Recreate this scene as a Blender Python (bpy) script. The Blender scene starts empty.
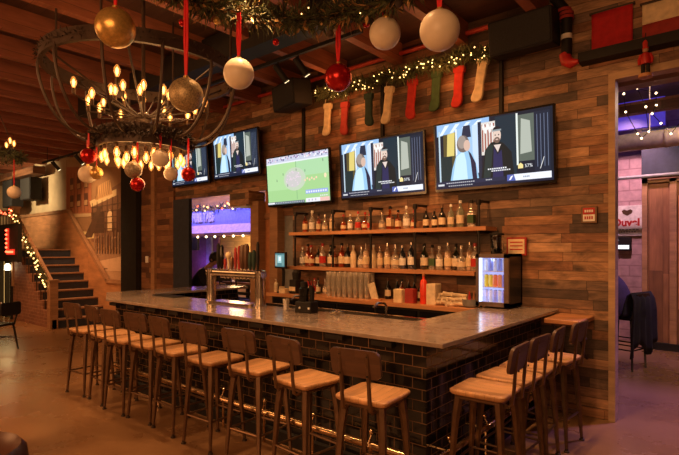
import bpy, bmesh, math, random
from mathutils import Vector, Matrix
R = math.radians
PI = math.pi
rnd = random.Random(7)
SC = bpy.context.scene
COL = SC.collection

# ------------------------------------------------------------------ materials
def _nt(name):
    m = bpy.data.materials.new(name); m.use_nodes = True
    nt = m.node_tree
    for n in list(nt.nodes): nt.nodes.remove(n)
    out = nt.nodes.new('ShaderNodeOutputMaterial')
    return m, nt, out
def N(nt, typ, **kw):
    n = nt.nodes.new(typ)
    for k, v in kw.items():
        if k.startswith('_'): setattr(n, k[1:], v)
        else: n.inputs[k.replace('_', ' ')].default_value = v
    return n
def rgba(c): return (c[0], c[1], c[2], 1.0)
def math_(nt, op, a, b=None):
    n = nt.nodes.new('ShaderNodeMath'); n.operation = op
    for i, x in enumerate((a, b)):
        if x is None: continue
        if isinstance(x, (int, float)): n.inputs[i].default_value = x
        else: nt.links.new(x, n.inputs[i])
    return n.outputs[0]
def pbr(nt, rough=.5, metal=0., emit=None, estr=0., coat=0., spec=.5):
    p = nt.nodes.new('ShaderNodeBsdfPrincipled')
    p.inputs['Roughness'].default_value = rough
    p.inputs['Metallic'].default_value = metal
    p.inputs['Coat Weight'].default_value = coat
    p.inputs['Specular IOR Level'].default_value = spec
    if emit is not None:
        p.inputs['Emission Color'].default_value = rgba(emit)
        p.inputs['Emission Strength'].default_value = estr
    return p
def M(name, col, rough=.5, metal=0., var=.18, scale=14., emit=None, estr=0., coat=0., spec=.5):
    """a plain surface with a light procedural mottling"""
    m, nt, out = _nt(name)
    p = pbr(nt, rough, metal, emit, estr, coat, spec)
    tc = nt.nodes.new('ShaderNodeTexCoord')
    no = N(nt, 'ShaderNodeTexNoise', Scale=scale, Detail=3.)
    nt.links.new(tc.outputs['Object'], no.inputs['Vector'])
    rp = nt.nodes.new('ShaderNodeValToRGB')
    rp.color_ramp.elements[0].position = .3; rp.color_ramp.elements[1].position = .7
    rp.color_ramp.elements[0].color = rgba([c*(1-var) for c in col])
    rp.color_ramp.elements[1].color = rgba([min(1, c*(1+var)) for c in col])
    nt.links.new(no.outputs['Fac'], rp.inputs['Fac'])
    nt.links.new(rp.outputs['Color'], p.inputs['Base Color'])
    nt.links.new(p.outputs[0], out.inputs[0])
    return m
def EM(name, col, s, sample=False):
    m, nt, out = _nt(name)
    e = N(nt, 'ShaderNodeEmission', Color=rgba(col), Strength=s)
    nt.links.new(e.outputs[0], out.inputs[0])
    if not sample:
        m.cycles.emission_sampling = 'NONE'
    return m
def GLASS(name, tint, gl=.12, rough=.05, emit=None, estr=0., frost=0.):
    m, nt, out = _nt(name)
    t = N(nt, 'ShaderNodeBsdfTransparent', Color=rgba(tint))
    g = N(nt, 'ShaderNodeBsdfGlossy', Color=(1, 1, 1, 1), Roughness=rough)
    lw = N(nt, 'ShaderNodeLayerWeight', Blend=.35)
    mx = nt.nodes.new('ShaderNodeMixShader')
    f = math_(nt, 'MULTIPLY_ADD', lw.outputs['Facing'], .55)
    f.node.inputs[2].default_value = gl
    nt.links.new(f, mx.inputs[0])
    nt.links.new(t.outputs[0], mx.inputs[1]); nt.links.new(g.outputs[0], mx.inputs[2])
    last = mx
    if frost:
        df = N(nt, 'ShaderNodeBsdfDiffuse', Color=(.85, .8, .72, 1)); mf = nt.nodes.new('ShaderNodeMixShader'); mf.inputs[0].default_value = frost
        nt.links.new(mx.outputs[0], mf.inputs[1]); nt.links.new(df.outputs[0], mf.inputs[2]); last = mf
    if emit is not None:
        e = N(nt, 'ShaderNodeEmission', Color=rgba(emit), Strength=estr)
        a = nt.nodes.new('ShaderNodeAddShader')
        nt.links.new(last.outputs[0], a.inputs[0]); nt.links.new(e.outputs[0], a.inputs[1]); last = a
        m.cycles.emission_sampling = 'NONE'
    nt.links.new(last.outputs[0], out.inputs[0])
    return m
def PLANKS(name, cols, L, H, rough=.55, gap=.004, vert=False, grain=1., bump=.35, dark=.15, emit=0., knots=False):
    """random-length boards, each with its own tone and grain, from UV in metres"""
    m, nt, out = _nt(name)
    uv = nt.nodes.new('ShaderNodeUVMap')
    sp = nt.nodes.new('ShaderNodeSeparateXYZ'); nt.links.new(uv.outputs[0], sp.inputs[0])
    u, v = (sp.outputs[1], sp.outputs[0]) if vert else (sp.outputs[0], sp.outputs[1])
    row = math_(nt, 'FLOOR', math_(nt, 'DIVIDE', v, H))
    w1 = nt.nodes.new('ShaderNodeTexWhiteNoise'); w1.noise_dimensions = '1D'; nt.links.new(row, w1.inputs['W'])
    us = math_(nt, 'ADD', math_(nt, 'DIVIDE', u, L), math_(nt, 'MULTIPLY', w1.outputs['Value'], 7.3))
    coln = math_(nt, 'FLOOR', us)
    cb = nt.nodes.new('ShaderNodeCombineXYZ'); nt.links.new(coln, cb.inputs[0]); nt.links.new(row, cb.inputs[1])
    w2 = nt.nodes.new('ShaderNodeTexWhiteNoise'); w2.noise_dimensions = '2D'; nt.links.new(cb.outputs[0], w2.inputs['Vector'])
    rp = nt.nodes.new('ShaderNodeValToRGB'); rp.color_ramp.interpolation = 'CONSTANT'
    el = rp.color_ramp.elements
    while len(el) < len(cols): el.new(.5)
    for i, c in enumerate(cols): el[i].position = i/len(cols); el[i].color = rgba(c)
    nt.links.new(w2.outputs['Value'], rp.inputs['Fac'])
    # grain
    cg = nt.nodes.new('ShaderNodeCombineXYZ')
    nt.links.new(math_(nt, 'MULTIPLY', u, 2.2), cg.inputs[0]); nt.links.new(math_(nt, 'MULTIPLY', v, 26.), cg.inputs[1])
    nt.links.new(math_(nt, 'MULTIPLY', w2.outputs['Value'], 50.), cg.inputs[2])
    no = N(nt, 'ShaderNodeTexNoise', Scale=1.6, Detail=5., Roughness=.6, Distortion=.6); nt.links.new(cg.outputs[0], no.inputs['Vector'])
    cg2 = nt.nodes.new('ShaderNodeCombineXYZ')
    nt.links.new(math_(nt, 'MULTIPLY', u, 2.5), cg2.inputs[0]); nt.links.new(math_(nt, 'MULTIPLY', v, 7.), cg2.inputs[1])
    nt.links.new(math_(nt, 'MULTIPLY', w2.outputs['Value'], 90.), cg2.inputs[2])
    n2 = N(nt, 'ShaderNodeTexNoise', Scale=1., Detail=2.); nt.links.new(cg2.outputs[0], n2.inputs['Vector'])
    mul = math_(nt, 'MULTIPLY', math_(nt, 'MULTIPLY_ADD', no.outputs['Fac'], 1.1*grain), 1.)
    mul.node.inputs[0].links[0].from_node.inputs[2].default_value = 1-.55*grain
    mul2 = math_(nt, 'MULTIPLY_ADD', n2.outputs['Fac'], 1.0); mul2.node.inputs[2].default_value = .5
    fac = math_(nt, 'MULTIPLY', mul, mul2)
    # gaps
    fv = math_(nt, 'FRACT', math_(nt, 'DIVIDE', v, H)); fu = math_(nt, 'FRACT', us)
    gv = math_(nt, 'GREATER_THAN', fv, gap/H); gu = math_(nt, 'GREATER_THAN', fu, gap/L)
    g = math_(nt, 'MULTIPLY', gv, gu)
    g2 = math_(nt, 'MULTIPLY_ADD', g, 1-dark); g2.node.inputs[2].default_value = dark
    fac = math_(nt, 'MULTIPLY', fac, g2)
    if knots:
        ck = nt.nodes.new('ShaderNodeCombineXYZ')
        nt.links.new(math_(nt, 'MULTIPLY', u, 2.6), ck.inputs[0]); nt.links.new(math_(nt, 'MULTIPLY', v, 6.), ck.inputs[1])
        nt.links.new(math_(nt, 'MULTIPLY', w2.outputs['Value'], 33.), ck.inputs[2])
        vo = N(nt, 'ShaderNodeTexVoronoi', Scale=1.); nt.links.new(ck.outputs[0], vo.inputs['Vector'])
        kr = nt.nodes.new('ShaderNodeMapRange'); kr.inputs['From Min'].default_value = .04; kr.inputs['From Max'].default_value = .26
        kr.inputs['To Min'].default_value = .25; kr.inputs['To Max'].default_value = 1.
        nt.links.new(vo.outputs['Distance'], kr.inputs['Value'])
        fac = math_(nt, 'MULTIPLY', fac, kr.outputs['Result'])
        n3 = N(nt, 'ShaderNodeTexNoise', Scale=1., Detail=6., Roughness=.7, Distortion=1.2); nt.links.new(ck.outputs[0], n3.inputs['Vector'])
        st3 = math_(nt, 'MULTIPLY_ADD', n3.outputs['Fac'], 2.6); st3.node.inputs[2].default_value = -.3
        fac = math_(nt, 'MULTIPLY', fac, st3)
    vm = nt.nodes.new('ShaderNodeVectorMath'); vm.operation = 'SCALE'
    nt.links.new(rp.outputs['Color'], vm.inputs[0]); nt.links.new(fac, vm.inputs['Scale'])
    p = pbr(nt, rough)
    nt.links.new(vm.outputs[0], p.inputs['Base Color'])
    b = N(nt, 'ShaderNodeBump', Strength=bump, Distance=.006)
    nt.links.new(math_(nt, 'ADD', math_(nt, 'ADD', g, math_(nt, 'MULTIPLY', no.outputs['Fac'], .35)), math_(nt, 'MULTIPLY', w2.outputs['Value'], 1.2)), b.inputs['Height'])
    nt.links.new(b.outputs[0], p.inputs['Normal'])
    nt.links.new(p.outputs[0], out.inputs[0])
    return m
def BRICK(name, c1, c2, mort, w, h, ms, rough=.3, bump=.6, offset=.5, spec=.5):
    m, nt, out = _nt(name)
    uv = nt.nodes.new('ShaderNodeUVMap')
    br = N(nt, 'ShaderNodeTexBrick', Color1=rgba(c1), Color2=rgba(c2), Mortar=rgba(mort), Scale=1.)
    br.inputs['Brick Width'].default_value = w; br.inputs['Row Height'].default_value = h
    br.inputs['Mortar Size'].default_value = ms; br.inputs['Mortar Smooth'].default_value = .1
    br.offset = offset
    nt.links.new(uv.outputs[0], br.inputs['Vector'])
    no = N(nt, 'ShaderNodeTexNoise', Scale=9., Detail=3.); nt.links.new(uv.outputs[0], no.inputs['Vector'])
    k = math_(nt, 'MULTIPLY_ADD', no.outputs['Fac'], .9); k.node.inputs[2].default_value = .55
    vm = nt.nodes.new('ShaderNodeVectorMath'); vm.operation = 'SCALE'
    nt.links.new(br.outputs['Color'], vm.inputs[0]); nt.links.new(k, vm.inputs['Scale'])
    p = pbr(nt, rough, spec=spec)
    nt.links.new(vm.outputs[0], p.inputs['Base Color'])
    rr = math_(nt, 'MULTIPLY_ADD', br.outputs['Fac'], .5); rr.node.inputs[2].default_value = rough
    nt.links.new(rr, p.inputs['Roughness'])
    b = N(nt, 'ShaderNodeBump', Strength=bump, Distance=.004); b.invert = True
    nt.links.new(br.outputs['Fac'], b.inputs['Height'])
    nt.links.new(b.outputs[0], p.inputs['Normal'])
    nt.links.new(p.outputs[0], out.inputs[0])
    return m
def CONCRETE(name, c1, c2, rough, scale=.7):
    m, nt, out = _nt(name)
    tc = nt.nodes.new('ShaderNodeTexCoord')
    a = N(nt, 'ShaderNodeTexNoise', Scale=scale, Detail=6., Roughness=.6); nt.links.new(tc.outputs['Object'], a.inputs['Vector'])
    b_ = N(nt, 'ShaderNodeTexNoise', Scale=14., Detail=4.); nt.links.new(tc.outputs['Object'], b_.inputs['Vector'])
    f = math_(nt, 'ADD', math_(nt, 'MULTIPLY', a.outputs['Fac'], .8), math_(nt, 'MULTIPLY', b_.outputs['Fac'], .2))
    rp = nt.nodes.new('ShaderNodeValToRGB'); rp.color_ramp.elements[0].position = .35; rp.color_ramp.elements[1].position = .65
    rp.color_ramp.elements[0].color = rgba(c1); rp.color_ramp.elements[1].color = rgba(c2)
    nt.links.new(f, rp.inputs['Fac'])
    p = pbr(nt, rough)
    nt.links.new(rp.outputs[0], p.inputs['Base Color'])
    r2 = math_(nt, 'MULTIPLY_ADD', a.outputs['Fac'], .25); r2.node.inputs[2].default_value = rough-.12
    nt.links.new(r2, p.inputs['Roughness'])
    nt.links.new(p.outputs[0], out.inputs[0])
    return m
def PICT(name, strength, base=0.0, rough=.4, noise=0., spec=.4):
    """flat picture surface: colours from the face colour attribute; strength>0 = a lit screen"""
    m, nt, out = _nt(name)
    at = nt.nodes.new('ShaderNodeAttribute'); at.attribute_name = 'Col'
    p = pbr(nt, rough, spec=spec)
    src = at.outputs['Color']
    if noise:
        tc = nt.nodes.new('ShaderNodeTexCoord')
        no = N(nt, 'ShaderNodeTexNoise', Scale=6., Detail=8., Roughness=.7); nt.links.new(tc.outputs['Object'], no.inputs['Vector'])
        k = math_(nt, 'MULTIPLY_ADD', no.outputs['Fac'], noise*2); k.node.inputs[2].default_value = 1-noise
        vm = nt.nodes.new('ShaderNodeVectorMath'); vm.operation = 'SCALE'
        nt.links.new(src, vm.inputs[0]); nt.links.new(k, vm.inputs['Scale']); src = vm.outputs[0]
    if strength:
        p.inputs['Base Color'].default_value = (.01, .01, .01, 1)
        nt.links.new(src, p.inputs['Emission Color']); p.inputs['Emission Strength'].default_value = strength
        m.cycles.emission_sampling = 'NONE'
    else:
        nt.links.new(src, p.inputs['Base Color'])
    nt.links.new(p.outputs[0], out.inputs[0])
    return m

MT = {}
MT['wallplank'] = PLANKS('reclaimed plank wall', [(.2,.09,.043),(.26,.127,.06),(.1,.057,.036),(.33,.18,.092),(.22,.122,.07),(.07,.043,.03),(.3,.165,.09),(.14,.086,.056),(.24,.105,.05),(.17,.105,.065),(.085,.053,.035),(.36,.21,.115)], .72, .098, knots=True, grain=1.5, bump=.6)
MT['darkplank'] = PLANKS('dark stacked board wall', [(.16,.07,.035),(.2,.09,.045),(.1,.045,.028),(.25,.12,.06)], .45, .11)
MT['shiplap'] = PLANKS('pale shiplap', [(.6,.42,.2),(.55,.38,.18),(.64,.46,.24)], 4., .16, grain=.4)
MT['doorwood'] = PLANKS('brown door boards', [(.21,.09,.04),(.25,.11,.05),(.18,.078,.036)], 6., .2, vert=True, grain=.7)
MT['plywood'] = PLANKS('plywood wainscot', [(.42,.2,.085),(.46,.22,.1)], 2.4, 2.4, grain=.5, gap=.002)
MT['seatwood'] = PLANKS('seat wood', [(.54,.29,.135),(.62,.34,.16),(.46,.24,.11)], 2., .065, rough=.42, grain=.6, gap=.0015, vert=True)
MT['backwood'] = PLANKS('backrest wood', [(.085,.04,.022),(.1,.048,.026)], 2., .2, rough=.4, grain=.6, gap=.001)
MT['shelfwood'] = PLANKS('shelf wood', [(.45,.2,.085),(.5,.23,.1)], 4., .3, rough=.45, grain=.5, gap=.001)
MT['palewood'] = PLANKS('pale casing wood', [(.42,.27,.15),(.46,.3,.17)], 3., .5, grain=.6, gap=.001)
MT['trimwood'] = PLANKS('trim wood', [(.3,.16,.08),(.34,.18,.09)], 3., .5, grain=.6, gap=.001)
MT['joist'] = PLANKS('ceiling joist wood', [(.3,.1,.05),(.26,.085,.042)], 5., .6, grain=.8)
MT['deck'] = PLANKS('ceiling deck boards', [(.06,.026,.016),(.05,.022,.013),(.07,.03,.018)], 4., .18, grain=.6)
MT['tile'] = BRICK('black subway tile', (.009,.0085,.008), (.016,.014,.013), (.19,.105,.055), .156, .0785, .0032, rough=.1, spec=.28)
MT['brickpink'] = BRICK('painted brick', (.55,.36,.36), (.5,.32,.33), (.4,.25,.26), .4, .2, .012, rough=.6)
MT['stone'] = BRICK('red brown brick', (.28,.12,.07), (.2,.085,.05), (.33,.19,.12), .22, .075, .008, rough=.7)
MT['floor'] = CONCRETE('polished concrete', (.19,.1,.046), (.3,.165,.078), .28)
MT['counter'] = CONCRETE('polished counter stone', (.25,.19,.15), (.35,.275,.22), .16, scale=9.)
MT['countedge'] = M('counter edge', (.4,.22,.12), .35)
MT['cream'] = M('cream plaster', (.52,.42,.27), .8, scale=2.)
MT['black'] = M('matt black', (.014,.012,.011), .6, spec=.3)
MT['blackgloss'] = M('gloss black', (.01,.01,.011), .18)
MT['slate'] = M('dark slate paint', (.026,.034,.055), .55)
MT['gunmetal'] = M('bronzed steel', (.19,.115,.07), .38, .8)
MT['darkiron'] = M('dark iron', (.05,.036,.028), .5, .5)
MT['pipe'] = M('black pipe', (.022,.018,.016), .4, .6)
MT['steel'] = M('stainless steel', (.62,.55,.46), .22, 1., var=.08)
MT['brass'] = M('brushed brass', (.78,.55,.32), .25, 1., var=.08)
MT['ironring'] = M('iron chandelier', (.06,.036,.024), .5, .35)
MT['white'] = M('white', (.8,.78,.72), .5)
MT['offwhite'] = M('warm white', (.72,.6,.42), .5)
MT['greywall'] = M('grey panel', (.2,.21,.21), .5)
MT['orangewood'] = M('orange wood panel', (.42,.17,.07), .5)
MT['red'] = M('red', (.45,.016,.013), .45)
MT['redcloth'] = M('red felt', (.5,.03,.022), .9)
MT['bannerred'] = M('red banner cloth', (.45,.01,.013), .8)
MT['maroon'] = M('maroon cloth', (.33,.03,.025), .8)
MT['greencloth'] = M('green felt', (.05,.1,.04), .9)
MT['darkgreencloth'] = M('dark green felt', (.018,.04,.03), .9)
MT['creamcloth'] = M('cream knit', (.75,.6,.38), .9)
MT['ribbon'] = M('red ribbon', (.62,.012,.02), .45)
MT['goldball'] = M('gold glitter', (.66,.42,.13), .32, .65, scale=60.)
MT['champball'] = M('champagne glitter', (.4,.31,.17), .5, .5, var=.5, scale=90.)
MT['greyball'] = M('grey glitter', (.33,.27,.19), .5, .4, var=.4, scale=90.)
MT['whiteball'] = M('pearl white', (.78,.68,.53), .4, var=.05)
MT['redball'] = M('red metallic', (.5,.012,.012), .25, .6, var=.1)
MT['pine'] = M('pine needles', (.085,.095,.04), .8, var=.7, scale=9.)
MT['drypine'] = M('dark dried pine', (.05,.034,.024), .85, var=.6, scale=9.)
MT['goldleaf'] = M('gold leaf sprays', (.5,.3,.12), .4, .4, var=.5, scale=20.)
MT['fairy'] = EM('warm fairy light', (1., .55, .16), 5.)
MT['fairyred'] = EM('red marquee bulb', (1., .08, .03), 7.)
MT['fairywhite'] = EM('white fairy light', (1., .72, .4), 6.)
MT['filament'] = EM('glowing filament', (1., .55, .16), 9.)
MT['bulbglass'] = GLASS('amber bulb glass', (1., .78, .45), .06, emit=(1., .36, .08), estr=.32)
MT['socket'] = M('bulb socket', (.1,.06,.035), .45, .6)
MT['clearglass'] = GLASS('clear glass', (.9,.88,.82), .1)
MT['pint'] = GLASS('pint glass', (.93,.9,.84), .2, .15, emit=None, frost=.2)
MT['pane'] = GLASS('fridge pane', (.95,.96,1.), .03)
MT['fridgewhite'] = M('white fridge lining', (.85,.87,.95), .5)
MT['fabricblack'] = M('black cloth', (.014,.012,.016), .9)
MT['fabricpurple'] = M('dark purple cloth', (.06,.035,.11), .9)
MT['skin'] = M('skin', (.42,.22,.14), .55)
MT['hair'] = M('black hair', (.012,.01,.009), .6)
MT['nylon'] = M('duct foil', (.55,.48,.34), .45, .15)
MT['screen'] = PICT('lit screen picture', 1.12, spec=.15)
MT['mural'] = PICT('mural print', 0., rough=.35, noise=.25)
MT['print'] = PICT('printed panel', 0., rough=.5, noise=.05)

# ------------------------------------------------------------------ mesh builder
class MB:
    def __init__(s): s.v = []; s.f = []; s.c = []; s.col = None
    def add(s, vs, fs):
        o = len(s.v); s.v += [Vector(p) for p in vs]
        for f in fs:
            s.f.append([i+o for i in f]); s.c.append(s.col)
        return s
    def box(s, x0, x1, y0, y1, z0, z1, mat=None):
        vs = [(x, y, z) for z in (z0, z1) for y in (y0, y1) for x in (x0, x1)]
        if mat: vs = [mat @ Vector(p) for p in vs]
        return s.add(vs, [(0,2,3,1), (4,5,7,6), (0,1,5,4), (2,6,7,3), (0,4,6,2), (1,3,7,5)])
    def rbox(s, x0, x1, y0, y1, z0, z1, r=.02, axis='z', n=4, mat=None):
        """box with rounded corners in the plane across `axis`, small chamfer on both ends"""
        A = {'z': (x0, x1, y0, y1, z0, z1), 'y': (x0, x1, z0, z1, y0, y1), 'x': (y0, y1, z0, z1, x0, x1)}[axis]
        a0, a1, b0, b1, c0, c1 = A
        r = min(r, (a1-a0)/2-1e-4, (b1-b0)/2-1e-4)
        def loop(ins):
            q = []
            for (ca, cb, st) in ((a1-r, b1-r, 0), (a0+r, b1-r, 1), (a0+r, b0+r, 2), (a1-r, b0+r, 3)):
                for k in range(n+1):
                    t = (st+k/n)*PI/2
                    q.append((ca+(r-ins)*math.cos(t), cb+(r-ins)*math.sin(t)))
            return q
        ch = min(r*.35, (c1-c0)*.25)
        rings = [(c0, ch), (c0+ch, 0), (c1-ch, 0), (c1, ch)]
        vs = []; m = 4*(n+1)
        for c, ins in rings:
            for a, b in loop(ins):
                p = {'z': (a, b, c), 'y': (a, c, b), 'x': (c, a, b)}[axis]
                vs.append(mat @ Vector(p) if mat else p)
        fs = []
        for k in range(3):
            for i in range(m):
                j = (i+1) % m
                fs.append((k*m+i, k*m+j, (k+1)*m+j, (k+1)*m+i))
        fs.append(tuple(range(m-1, -1, -1))); fs.append(tuple(3*m+i for i in range(m)))
        if axis == 'y': fs = [f[::-1] for f in fs]
        return s.add(vs, fs)
    def tube(s, pts, r, n=8, cap=True, closed=False, flat=None):
        pts = [Vector(p) for p in pts]; k = len(pts)
        rs = r if isinstance(r, (list, tuple)) else [r]*k
        vs = []; prev = None
        for i, p in enumerate(pts):
            if closed: t = (pts[(i+1) % k]-pts[i-1])
            else: t = pts[min(i+1, k-1)]-pts[max(i-1, 0)]
            t.normalize()
            if prev is None:
                a = Vector((0, 0, 1)) if abs(t.z) < .9 else Vector((1, 0, 0))
                b = t.cross(a).normalized()
            else:
                b = (prev - t*prev.dot(t))
                b = b.normalized() if b.length > 1e-6 else t.orthogonal().normalized()
            prev = b; c = t.cross(b)
            for j in range(n):
                th = 2*PI*j/n + (PI/n if n == 4 else 0)
                vs.append(p + b*math.cos(th)*rs[i]*(flat or 1) + c*math.sin(th)*rs[i])
        fs = []
        for i in range(k if closed else k-1):
            i2 = (i+1) % k
            for j in range(n):
                j2 = (j+1) % n
                fs.append((i*n+j, i*n+j2, i2*n+j2, i2*n+j))
        if cap and not closed:
            fs.append(tuple(range(n-1, -1, -1))); fs.append(tuple((k-1)*n+j for j in range(n)))
        return s.add(vs, fs)
    def lathe(s, prof, c=(0, 0, 0), n=14, cap=True, mat=None):
        """profile [(r,z)...] about a vertical axis"""
        vs = []
        for r, z in prof:
            for j in range(n):
                t = 2*PI*j/n
                p = Vector((r*math.cos(t), r*math.sin(t), z))
                p = (mat @ p) if mat else p
                vs.append(p+Vector(c))
        fs = []; k = len(prof)
        for i in range(k-1):
            for j in range(n):
                j2 = (j+1) % n
                fs.append((i*n+j, i*n+j2, (i+1)*n+j2, (i+1)*n+j))
        if cap:
            if prof[0][0] > 1e-5: fs.append(tuple(range(n-1, -1, -1)))
            if prof[-1][0] > 1e-5: fs.append(tuple((k-1)*n+j for j in range(n)))
        return s.add(vs, fs)
    def ball(s, c, r, n=16, m=10, sz=1.):
        return s.lathe([(max(r*math.sin(PI*i/m), 1e-5), -r*sz*math.cos(PI*i/m)) for i in range(m+1)], c, n, cap=False)
    def prism(s, poly, a0, a1, axis='z'):
        """poly of 2-D points, extruded along axis (z: xy, y: xz, x: yz)"""
        n = len(poly)
        ar = sum(poly[i][0]*poly[(i+1) % n][1]-poly[(i+1) % n][0]*poly[i][1] for i in range(n))
        if ar < 0: poly = poly[::-1]
        def P(p, a): return {'z': (p[0], p[1], a), 'y': (p[0], a, p[1]), 'x': (a, p[0], p[1])}[axis]
        vs = [P(p, a0) for p in poly]+[P(p, a1) for p in poly]
        fs = [tuple(range(n-1, -1, -1)), tuple(range(n, 2*n))]+[(i, (i+1) % n, (i+1) % n+n, i+n) for i in range(n)]
        if axis == 'y': fs = [f[::-1] for f in fs]
        return s.add(vs, fs)
    def quad(s, pts):
        return s.add(pts, [tuple(range(len(pts)))])
    def build(s, name, mat, parent=None, smooth=True, rel=None, loc=None, kind=None, angle=35):
        """link as one mesh object. parent given: verts are local to it. rel: subtract this world point first."""
        me = bpy.data.meshes.new(name)
        vs = s.v; off = Vector((0, 0, 0))
        if rel is not None: off = Vector(rel)
        elif parent is None and loc is None and vs:
            xs = [p.x for p in vs]; ys = [p.y for p in vs]; zs = [p.z for p in vs]
            off = Vector(((min(xs)+max(xs))/2, (min(ys)+max(ys))/2, min(zs)))
        me.from_pydata([tuple(p-off) for p in vs], [], s.f)
        uvl = me.uv_layers.new(name='UVMap')
        for poly in me.polygons:
            n = poly.normal; a = (abs(n.x), abs(n.y), abs(n.z))
            for li in poly.loop_indices:
                p = vs[me.loops[li].vertex_index]
                if a[2] >= a[0] and a[2] >= a[1]: q = (p.x, p.y)
                elif a[1] >= a[0]: q = (p.x, p.z)
                else: q = (p.y, p.z)
                uvl.data[li].uv = q
        if any(c is not None for c in s.c):
            at = me.color_attributes.new('Col', 'FLOAT_COLOR', 'CORNER')
            for poly in me.polygons:
                c = s.c[poly.index] or (0, 0, 0)
                for li in poly.loop_indices: at.data[li].color = (c[0], c[1], c[2], 1)
        if smooth:
            me.polygons.foreach_set('use_smooth', [True]*len(me.polygons))
            me.set_sharp_from_angle(angle=R(angle))
        me.materials.append(mat if not isinstance(mat, str) else MT[mat])
        me.update()
        o = bpy.data.objects.new(name, me); COL.objects.link(o)
        if parent is not None: o.parent = parent
        elif loc is not None: o.location = loc
        else: o.location = off
        if kind: o['kind'] = kind
        return o

def tag(o, label, cat, group=None, kind=None):
    o['label'] = label; o['category'] = cat
    if group: o['group'] = group
    if kind: o['kind'] = kind
    return o
def thing(name, label, cat, loc=(0, 0, 0), rz=0., group=None):
    o = bpy.data.objects.new(name, None); COL.objects.link(o)
    o.empty_display_size = .1
    o.location = loc; o.rotation_euler = (0, 0, rz)
    return tag(o, label, cat, group)
def struct(name, mb, mat, smooth=False, parent=None):
    o = mb.build(name, mat, parent, smooth=smooth)
    if parent is None: o['kind'] = 'structure'
    return o
KIDS = {}
def kids(o): return [c for c in COL.objects if c.parent == o]
def dup(root, loc=None, rz=None, label=None, group=None, parent=None, scale=None):
    c = root.copy(); COL.objects.link(c)
    if parent is not None: c.parent = parent
    if loc is not None: c.location = loc
    if rz is not None: c.rotation_euler = (0, 0, rz)
    if scale is not None: c.scale = scale
    if label: c['label'] = label
    if group: c['group'] = group
    for ch in list(root.children): dup(ch, parent=c)
    return c
def ordinal(i):
    return ['first','second','third','fourth','fifth','sixth','seventh','eighth','ninth','tenth','eleventh','twelfth','thirteenth','fourteenth','fifteenth','sixteenth','seventeenth','eighteenth','nineteenth','twentieth','twenty first','twenty second','twenty third','twenty fourth','twenty fifth','twenty sixth','twenty seventh','twenty eighth'][i]
def text_mesh(name, body, size, mat, parent, loc, rot, extrude=.002, align='CENTER', sx=1., bold=0.):
    cu = bpy.data.curves.new(name, 'FONT'); cu.body = body; cu.size = size; cu.extrude = extrude
    cu.align_x = align; cu.align_y = 'CENTER'; cu.offset = bold
    t = bpy.data.objects.new(name+'_src', cu); COL.objects.link(t)
    bpy.context.view_layer.update()
    dg = bpy.context.evaluated_depsgraph_get()
    me = bpy.data.meshes.new_from_object(t.evaluated_get(dg)); me.name = name
    bpy.data.objects.remove(t, do_unlink=True); bpy.data.curves.remove(cu)
    me.materials.clear(); me.materials.append(MT[mat] if isinstance(mat, str) else mat)
    o = bpy.data.objects.new(name, me); COL.objects.link(o)
    o.parent = parent; o.location = loc; o.rotation_euler = rot; o.scale = (sx, 1, 1)
    return o

# ------------------------------------------------------------------ the setting
CEIL = 4.38
floor = MB().add([(-19,-4,0),(5,-4,0),(5,13,0),(-19,13,0)], [(0,1,2,3)])
struct('floor', floor, 'floor')
struct('ceiling', MB().box(-19, 5, -4, 13, CEIL, CEIL+.12), 'deck')
for i in range(22):
    x = -18.3 + i*.92
    struct('trim_%d' % (i+1), MB().box(x-.055, x+.055, -3.9, 5.49, 4.12, CEIL), 'joist')
wb = MB()
wb.box(-5.55, -1.1, 5.5, 5.58, 0, CEIL)
wb.box(-10.1, -8.7, 5.5, 5.56, 0, CEIL)
wb.box(-8.7, -5.55, 5.5, 5.56, 2.68, CEIL)
wb.box(-1.1, 1.3, 5.5, 5.58, 3.40, CEIL)
wb.box(1.3, 5, 5.5, 5.72, 0, CEIL)
struct('wall_back', wb, 'wallplank')
wc = MB().box(-18.9, -10.1, 5.52, 5.72, 0, CEIL)
struct('wall_back_left', wc, 'cream')
struct('wall_left', MB().box(-19, -18.9, -4, 13, 0, CEIL), 'cream')
struct('wall_front', MB().box(-19, 5, -4.1, -4, 0, CEIL), 'darkplank')
struct('wall_right', MB().box(5, 5.1, -4, 13, 0, CEIL), 'wallplank')
# the column between the mural and the bar opening
struct('trim_50', MB().box(-10.78, -10.12, 5.34, 5.52, 0, CEIL), 'black')
struct('trim_51', MB().box(-9.62, -9.48, 5.4, 5.5, 0, CEIL), 'trimwood')
struct('trim_52', MB().box(-8.86, -8.32, 5.45, 5.52, 0, 2.68), 'slate')
struct('trim_53', MB().box(-10.1, -9.62, 5.455, 5.5, 0, CEIL).box(-9.48, -8.86, 5.455, 5.5, 0, CEIL), 'darkplank')
# boxed header and posts at right end of the opening
struct('trim_54', MB().box(-6.95, -6.45, 5.36, 5.72, 2.43, 2.68), 'wallplank')
struct('trim_55', MB().box(-6.5, -6.3, 5.44, 5.72, 0, 2.5).box(-6.02, -5.84, 5.44, 5.72, 0, 2.5), 'trimwood')
struct('trim_56', MB().box(-6.3, -6.02, 5.6, 5.7, 0, 2.7), 'orangewood')
struct('trim_57', MB().box(-5.84, -5.55, 5.6, 5.7, 0, 2.7), 'greywall')
struct('trim_58', MB().box(-6.3, -6.02, 5.57, 5.6, 2.2, 2.3).box(-5.84, -5.55, 5.57, 5.6, 2.24, 2.36), 'darkplank')
# doorway casing
struct('trim_59', MB().box(-1.11, -1.05, 5.46, 5.6, 0, 3.43).box(-1.05, 1.3, 5.46, 5.6, 3.36, 3.43), 'palewood')
struct('baseboard_back', MB().box(-1.56, -1.15, 5.485, 5.5, 0, .1), 'wallplank')

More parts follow.
